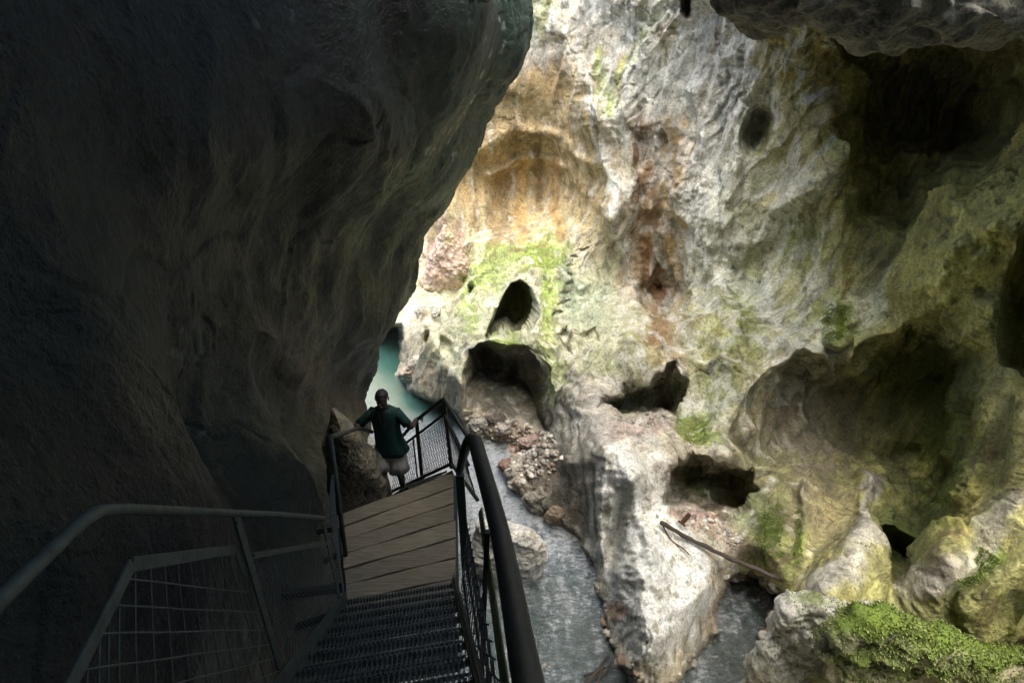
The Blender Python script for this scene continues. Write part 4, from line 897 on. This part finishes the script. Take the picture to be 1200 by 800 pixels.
def loft(rings, n=28, fold=.0, seed=0.):
    m = MB(); prev = None
    for k, (c, rx, ry, ax) in enumerate(rings):
        c = Vector(c)+FX; ax = Vector(ax).normalized(); u = Vector((1,0,0)); u = (u-ax*u.dot(ax)).normalized() if abs(ax.x) < .95 else Vector((0,1,0)); w_ = ax.cross(u)
        fq = k/(len(rings)-1)
        for i in range(n):
            a = 2*math.pi*i/n; f_ = 1+fold*fq*math.sin(a*5+seed+k*.4)+fold*.5*fq*math.sin(a*9+seed*2)
            m.v.append(tuple(c+u*math.cos(a)*rx*f_+w_*math.sin(a)*ry*f_))
    for k in range(len(rings)-1):
        for i in range(n):
            i2 = (i+1) % n; m.f.append((k*n+i, k*n+i2, (k+1)*n+i2, (k+1)*n+i))
    return m
dz = (0,0,-1)
m = loft([((0,-.005,1.445),.07,.07,dz),((0,0,1.42),.11,.09,dz),((0,.01,1.38),.172,.105,dz),((0,.02,1.32),.182,.122,dz),((0,.02,1.2),.172,.13,dz),((0,.02,1.06),.165,.13,dz),((0.01,.015,.92),.18,.145,dz),((.03,.01,.82),.19,.155,dz),((.05,0,.76),.195,.16,dz)], 36, .06)
o = m.build('shirt', M_shirt, body, smooth=True); o.modifiers.new('t','SOLIDIFY').thickness = .006
for sx_, e in ((1,Vector((.31,-.03,1.14))), (-1,Vector((-.37,.0,1.13)))):
    s0 = Vector((.13*sx_,.02,1.365)); ax = e-s0
    m = loft([(s0,.065,.07,ax),(s0+ax*.25,.064,.066,ax),(s0+ax*.55,.06,.06,ax),(s0+ax*.78,.062,.06,ax)], 20, .05, sx_)
    o = m.build('sleeve', M_shirt, body, smooth=True); o.modifiers.new('t','SOLIDIFY').thickness = .005
m = loft([((0,.02,.93),.155,.125,dz),((0,.02,.84),.178,.145,dz),((0,.01,.76),.19,.15,dz),((0,0,.70),.19,.145,dz)], 30, .03)
o = m.build('shorts', M_shorts, body, smooth=True); o.modifiers.new('t','SOLIDIFY').thickness = .006
for sx_, kn in ((1,Vector((.105,-.09,.50))), (-1,Vector((-.105,-.12,.55)))):
    s0 = Vector((.088*sx_,.01,.80)); ax = kn-s0
    m = loft([(s0,.10,.125,ax),(s0+ax*.35,.11,.125,ax),(s0+ax*.7,.12,.13,ax),(s0+ax*1.02,.13,.135,ax)], 24, .07, sx_*2)
    q = m.build('shorts_leg', M_shorts, o, smooth=True); q.modifiers.new('t','SOLIDIFY').thickness = .006
# hair, eyes, shoes
bm = bmesh.new(); bmesh.ops.create_icosphere(bm, subdivisions=4, radius=1)
for v in list(bm.verts):
    if v.co.z < .05 and v.co.y < .35 or v.co.z < -.45 or v.co.y < -.62 and v.co.z < .45: bm.verts.remove(v)
for v in bm.verts:
    n_ = .04*math.sin(v.co.x*23)*math.sin(v.co.y*19+v.co.z*17); v.co = Vector((v.co.x*.079*(1+n_), v.co.y*.096*(1+n_)-.008, v.co.z*.094*(1+n_)+1.60))+FX
me = bpy.data.meshes.new('hair'); bm.to_mesh(me); bm.free(); o = link('hair', me, M_hair, body, True); o.modifiers.new('t','SOLIDIFY').thickness = .004
def ball(name, c, r, mat, parent):
    bm = bmesh.new(); bmesh.ops.create_uvsphere(bm, u_segments=16, v_segments=10, radius=1)
    for v in bm.verts: v.co = Vector((v.co.x*r[0], v.co.y*r[1], v.co.z*r[2]))+Vector(c)+FX
    me = bpy.data.meshes.new(name); bm.to_mesh(me); bm.free(); return link(name, me, mat, parent, True)
for s_ in (-1, 1): ball('eye', (.031*s_,-.118,1.585), (.013,.008,.008), M_hair, body); ball('ear', (.076*s_,-.01,1.575), (.010,.020,.028), M_skin, body)
ball('nose', (0,-.128,1.558), (.013,.018,.024), M_skin, body); ball('mouth', (0,-.113,1.522), (.024,.008,.006), simple('lips', (.16,.07,.05)), body)
ball('shoe', (.112,-.07,.045), (.048,.14,.045), M_shoe, body); ball('shoe', (-.104,-.12,.215), (.048,.14,.045), M_shoe, body)
# lanyard with a small badge
lan = MB().tube([tuple(Vector(p)+FX) for p in ((-.05,-.085,1.43),(-.02,-.125,1.30),(0,-.135,1.18),(.02,-.125,1.30),(.05,-.085,1.43))], .004, 6).build('lanyard', M_wood, body)

# ================= wood and iron left in the gorge
def P_(px, py, Y): return V(px, py, Y)
fp = empty('fallen_pole', P_(945,689,10.0)); tag(fp, 'long dark pole lying across the gap from the white buttress to the mossy bank', 'pole')
pts = smooth_path([P_(774,612,10.45), P_(820,637,10.2), P_(880,664,9.7), P_(944,689,9.0)], 14)
pts = [p+Vector((0,0,.012*math.sin(i*1.3)+.012*math.sin(i*.5))) for i, p in enumerate(pts)]
MB().tube(pts, [.055+.008*math.sin(i*.9) for i in range(len(pts))], 10).build('shaft', M_wood, fp, smooth=True)
m = MB(); e = P_(940,688,9.0)
for i in range(9):
    a = i*.7; d = Vector((math.cos(a)*.12, math.sin(a*1.7)*.1, math.sin(a)*.17)); m.tube([e-d*.8, e+Vector((.02,0,.03)), e+d], [.03,.06,.022], 8)
m.build('root_knot', M_wood, fp, smooth=True)
m = MB(); m.tube(smooth_path([P_(776,614,10.42), P_(786,632,10.3), P_(800,642,10.1), P_(808,650,9.95)], 8), .02, 6); tag(m.build('steel_cable', M_rust), 'thin rusty cable trailing over the buttress below the pole', 'cable')
m = MB(); m.tube([P_(799,613,10.7), P_(808,602,10.75)], .06, 8); m.tube([P_(795,610,10.7), P_(803,616,10.6)], .03, 6); tag(m.build('iron_stake', M_rust), 'short dark iron stake standing on the pink gravel shelf', 'stake')
dw = MB()
for a, b_, r_ in (((676,812),(713,768),.05),((690,815),(708,779),.035),((700,800),(716,775),.03),((684,792),(712,781),.03)):
    dw.tube([atZ(*a, .1), atZ((a[0]+b_[0])/2+2, (a[1]+b_[1])/2, .22), atZ(*b_, .2)], [r_, r_*.9, r_*.5], 8)
tag(dw.build('driftwood', M_wood, smooth=True), 'small tangle of grey driftwood sticks at the edge of the stream', 'driftwood')
#==ENDBUILT==
#==CAMERA==
sc_ = bpy.context.scene
cam = bpy.data.cameras.new('camera'); cam.lens = 36*F/1200; cam.sensor_width = 36; cam.clip_end = 500; cam.clip_start = .05
co = bpy.data.objects.new('camera', cam); C.objects.link(co); co.location = (0,0,CZ); co.rotation_euler = (math.pi/2-PITCH, 0, 0); sc_.camera = co
w = bpy.data.worlds.new('World'); sc_.world = w; w.use_nodes = True; t = w.node_tree
sky = t.nodes.new('ShaderNodeTexSky'); sky.sky_type = 'NISHITA'; sky.sun_disc = False
to_sun = Vector((-.02, -.2, 1.0)).normalized()
el = math.asin(to_sun.z); az = math.atan2(to_sun.x, to_sun.y)
sky.sun_elevation = el; sky.sun_rotation = az; sky.air_density = 1.0; sky.dust_density = 3.0
bg = t.nodes['Background']; bg.inputs[1].default_value = .12; t.links.new(sky.outputs[0], bg.inputs[0])
L = bpy.data.lights.new('sun', 'SUN'); L.energy = 4.2; L.angle = math.radians(60); L.color = (1, .94, .81)
lo = bpy.data.objects.new('sun', L); C.objects.link(lo); lo.rotation_euler = (-to_sun).to_track_quat('-Z', 'Y').to_euler()
sc_.view_settings.view_transform = 'Standard'; sc_.view_settings.look = 'None'; sc_.view_settings.exposure = 1.45; sc_.view_settings.gamma = 1
cy = sc_.cycles; cy.use_denoising = True; cy.denoising_input_passes = 'RGB_ALBEDO_NORMAL'; cy.max_bounces = 8; cy.diffuse_bounces = 4; cy.adaptive_threshold = .03; cy.glossy_bounces = 3; cy.transparent_max_bounces = 6; cy.caustics_reflective = False; cy.caustics_refractive = False
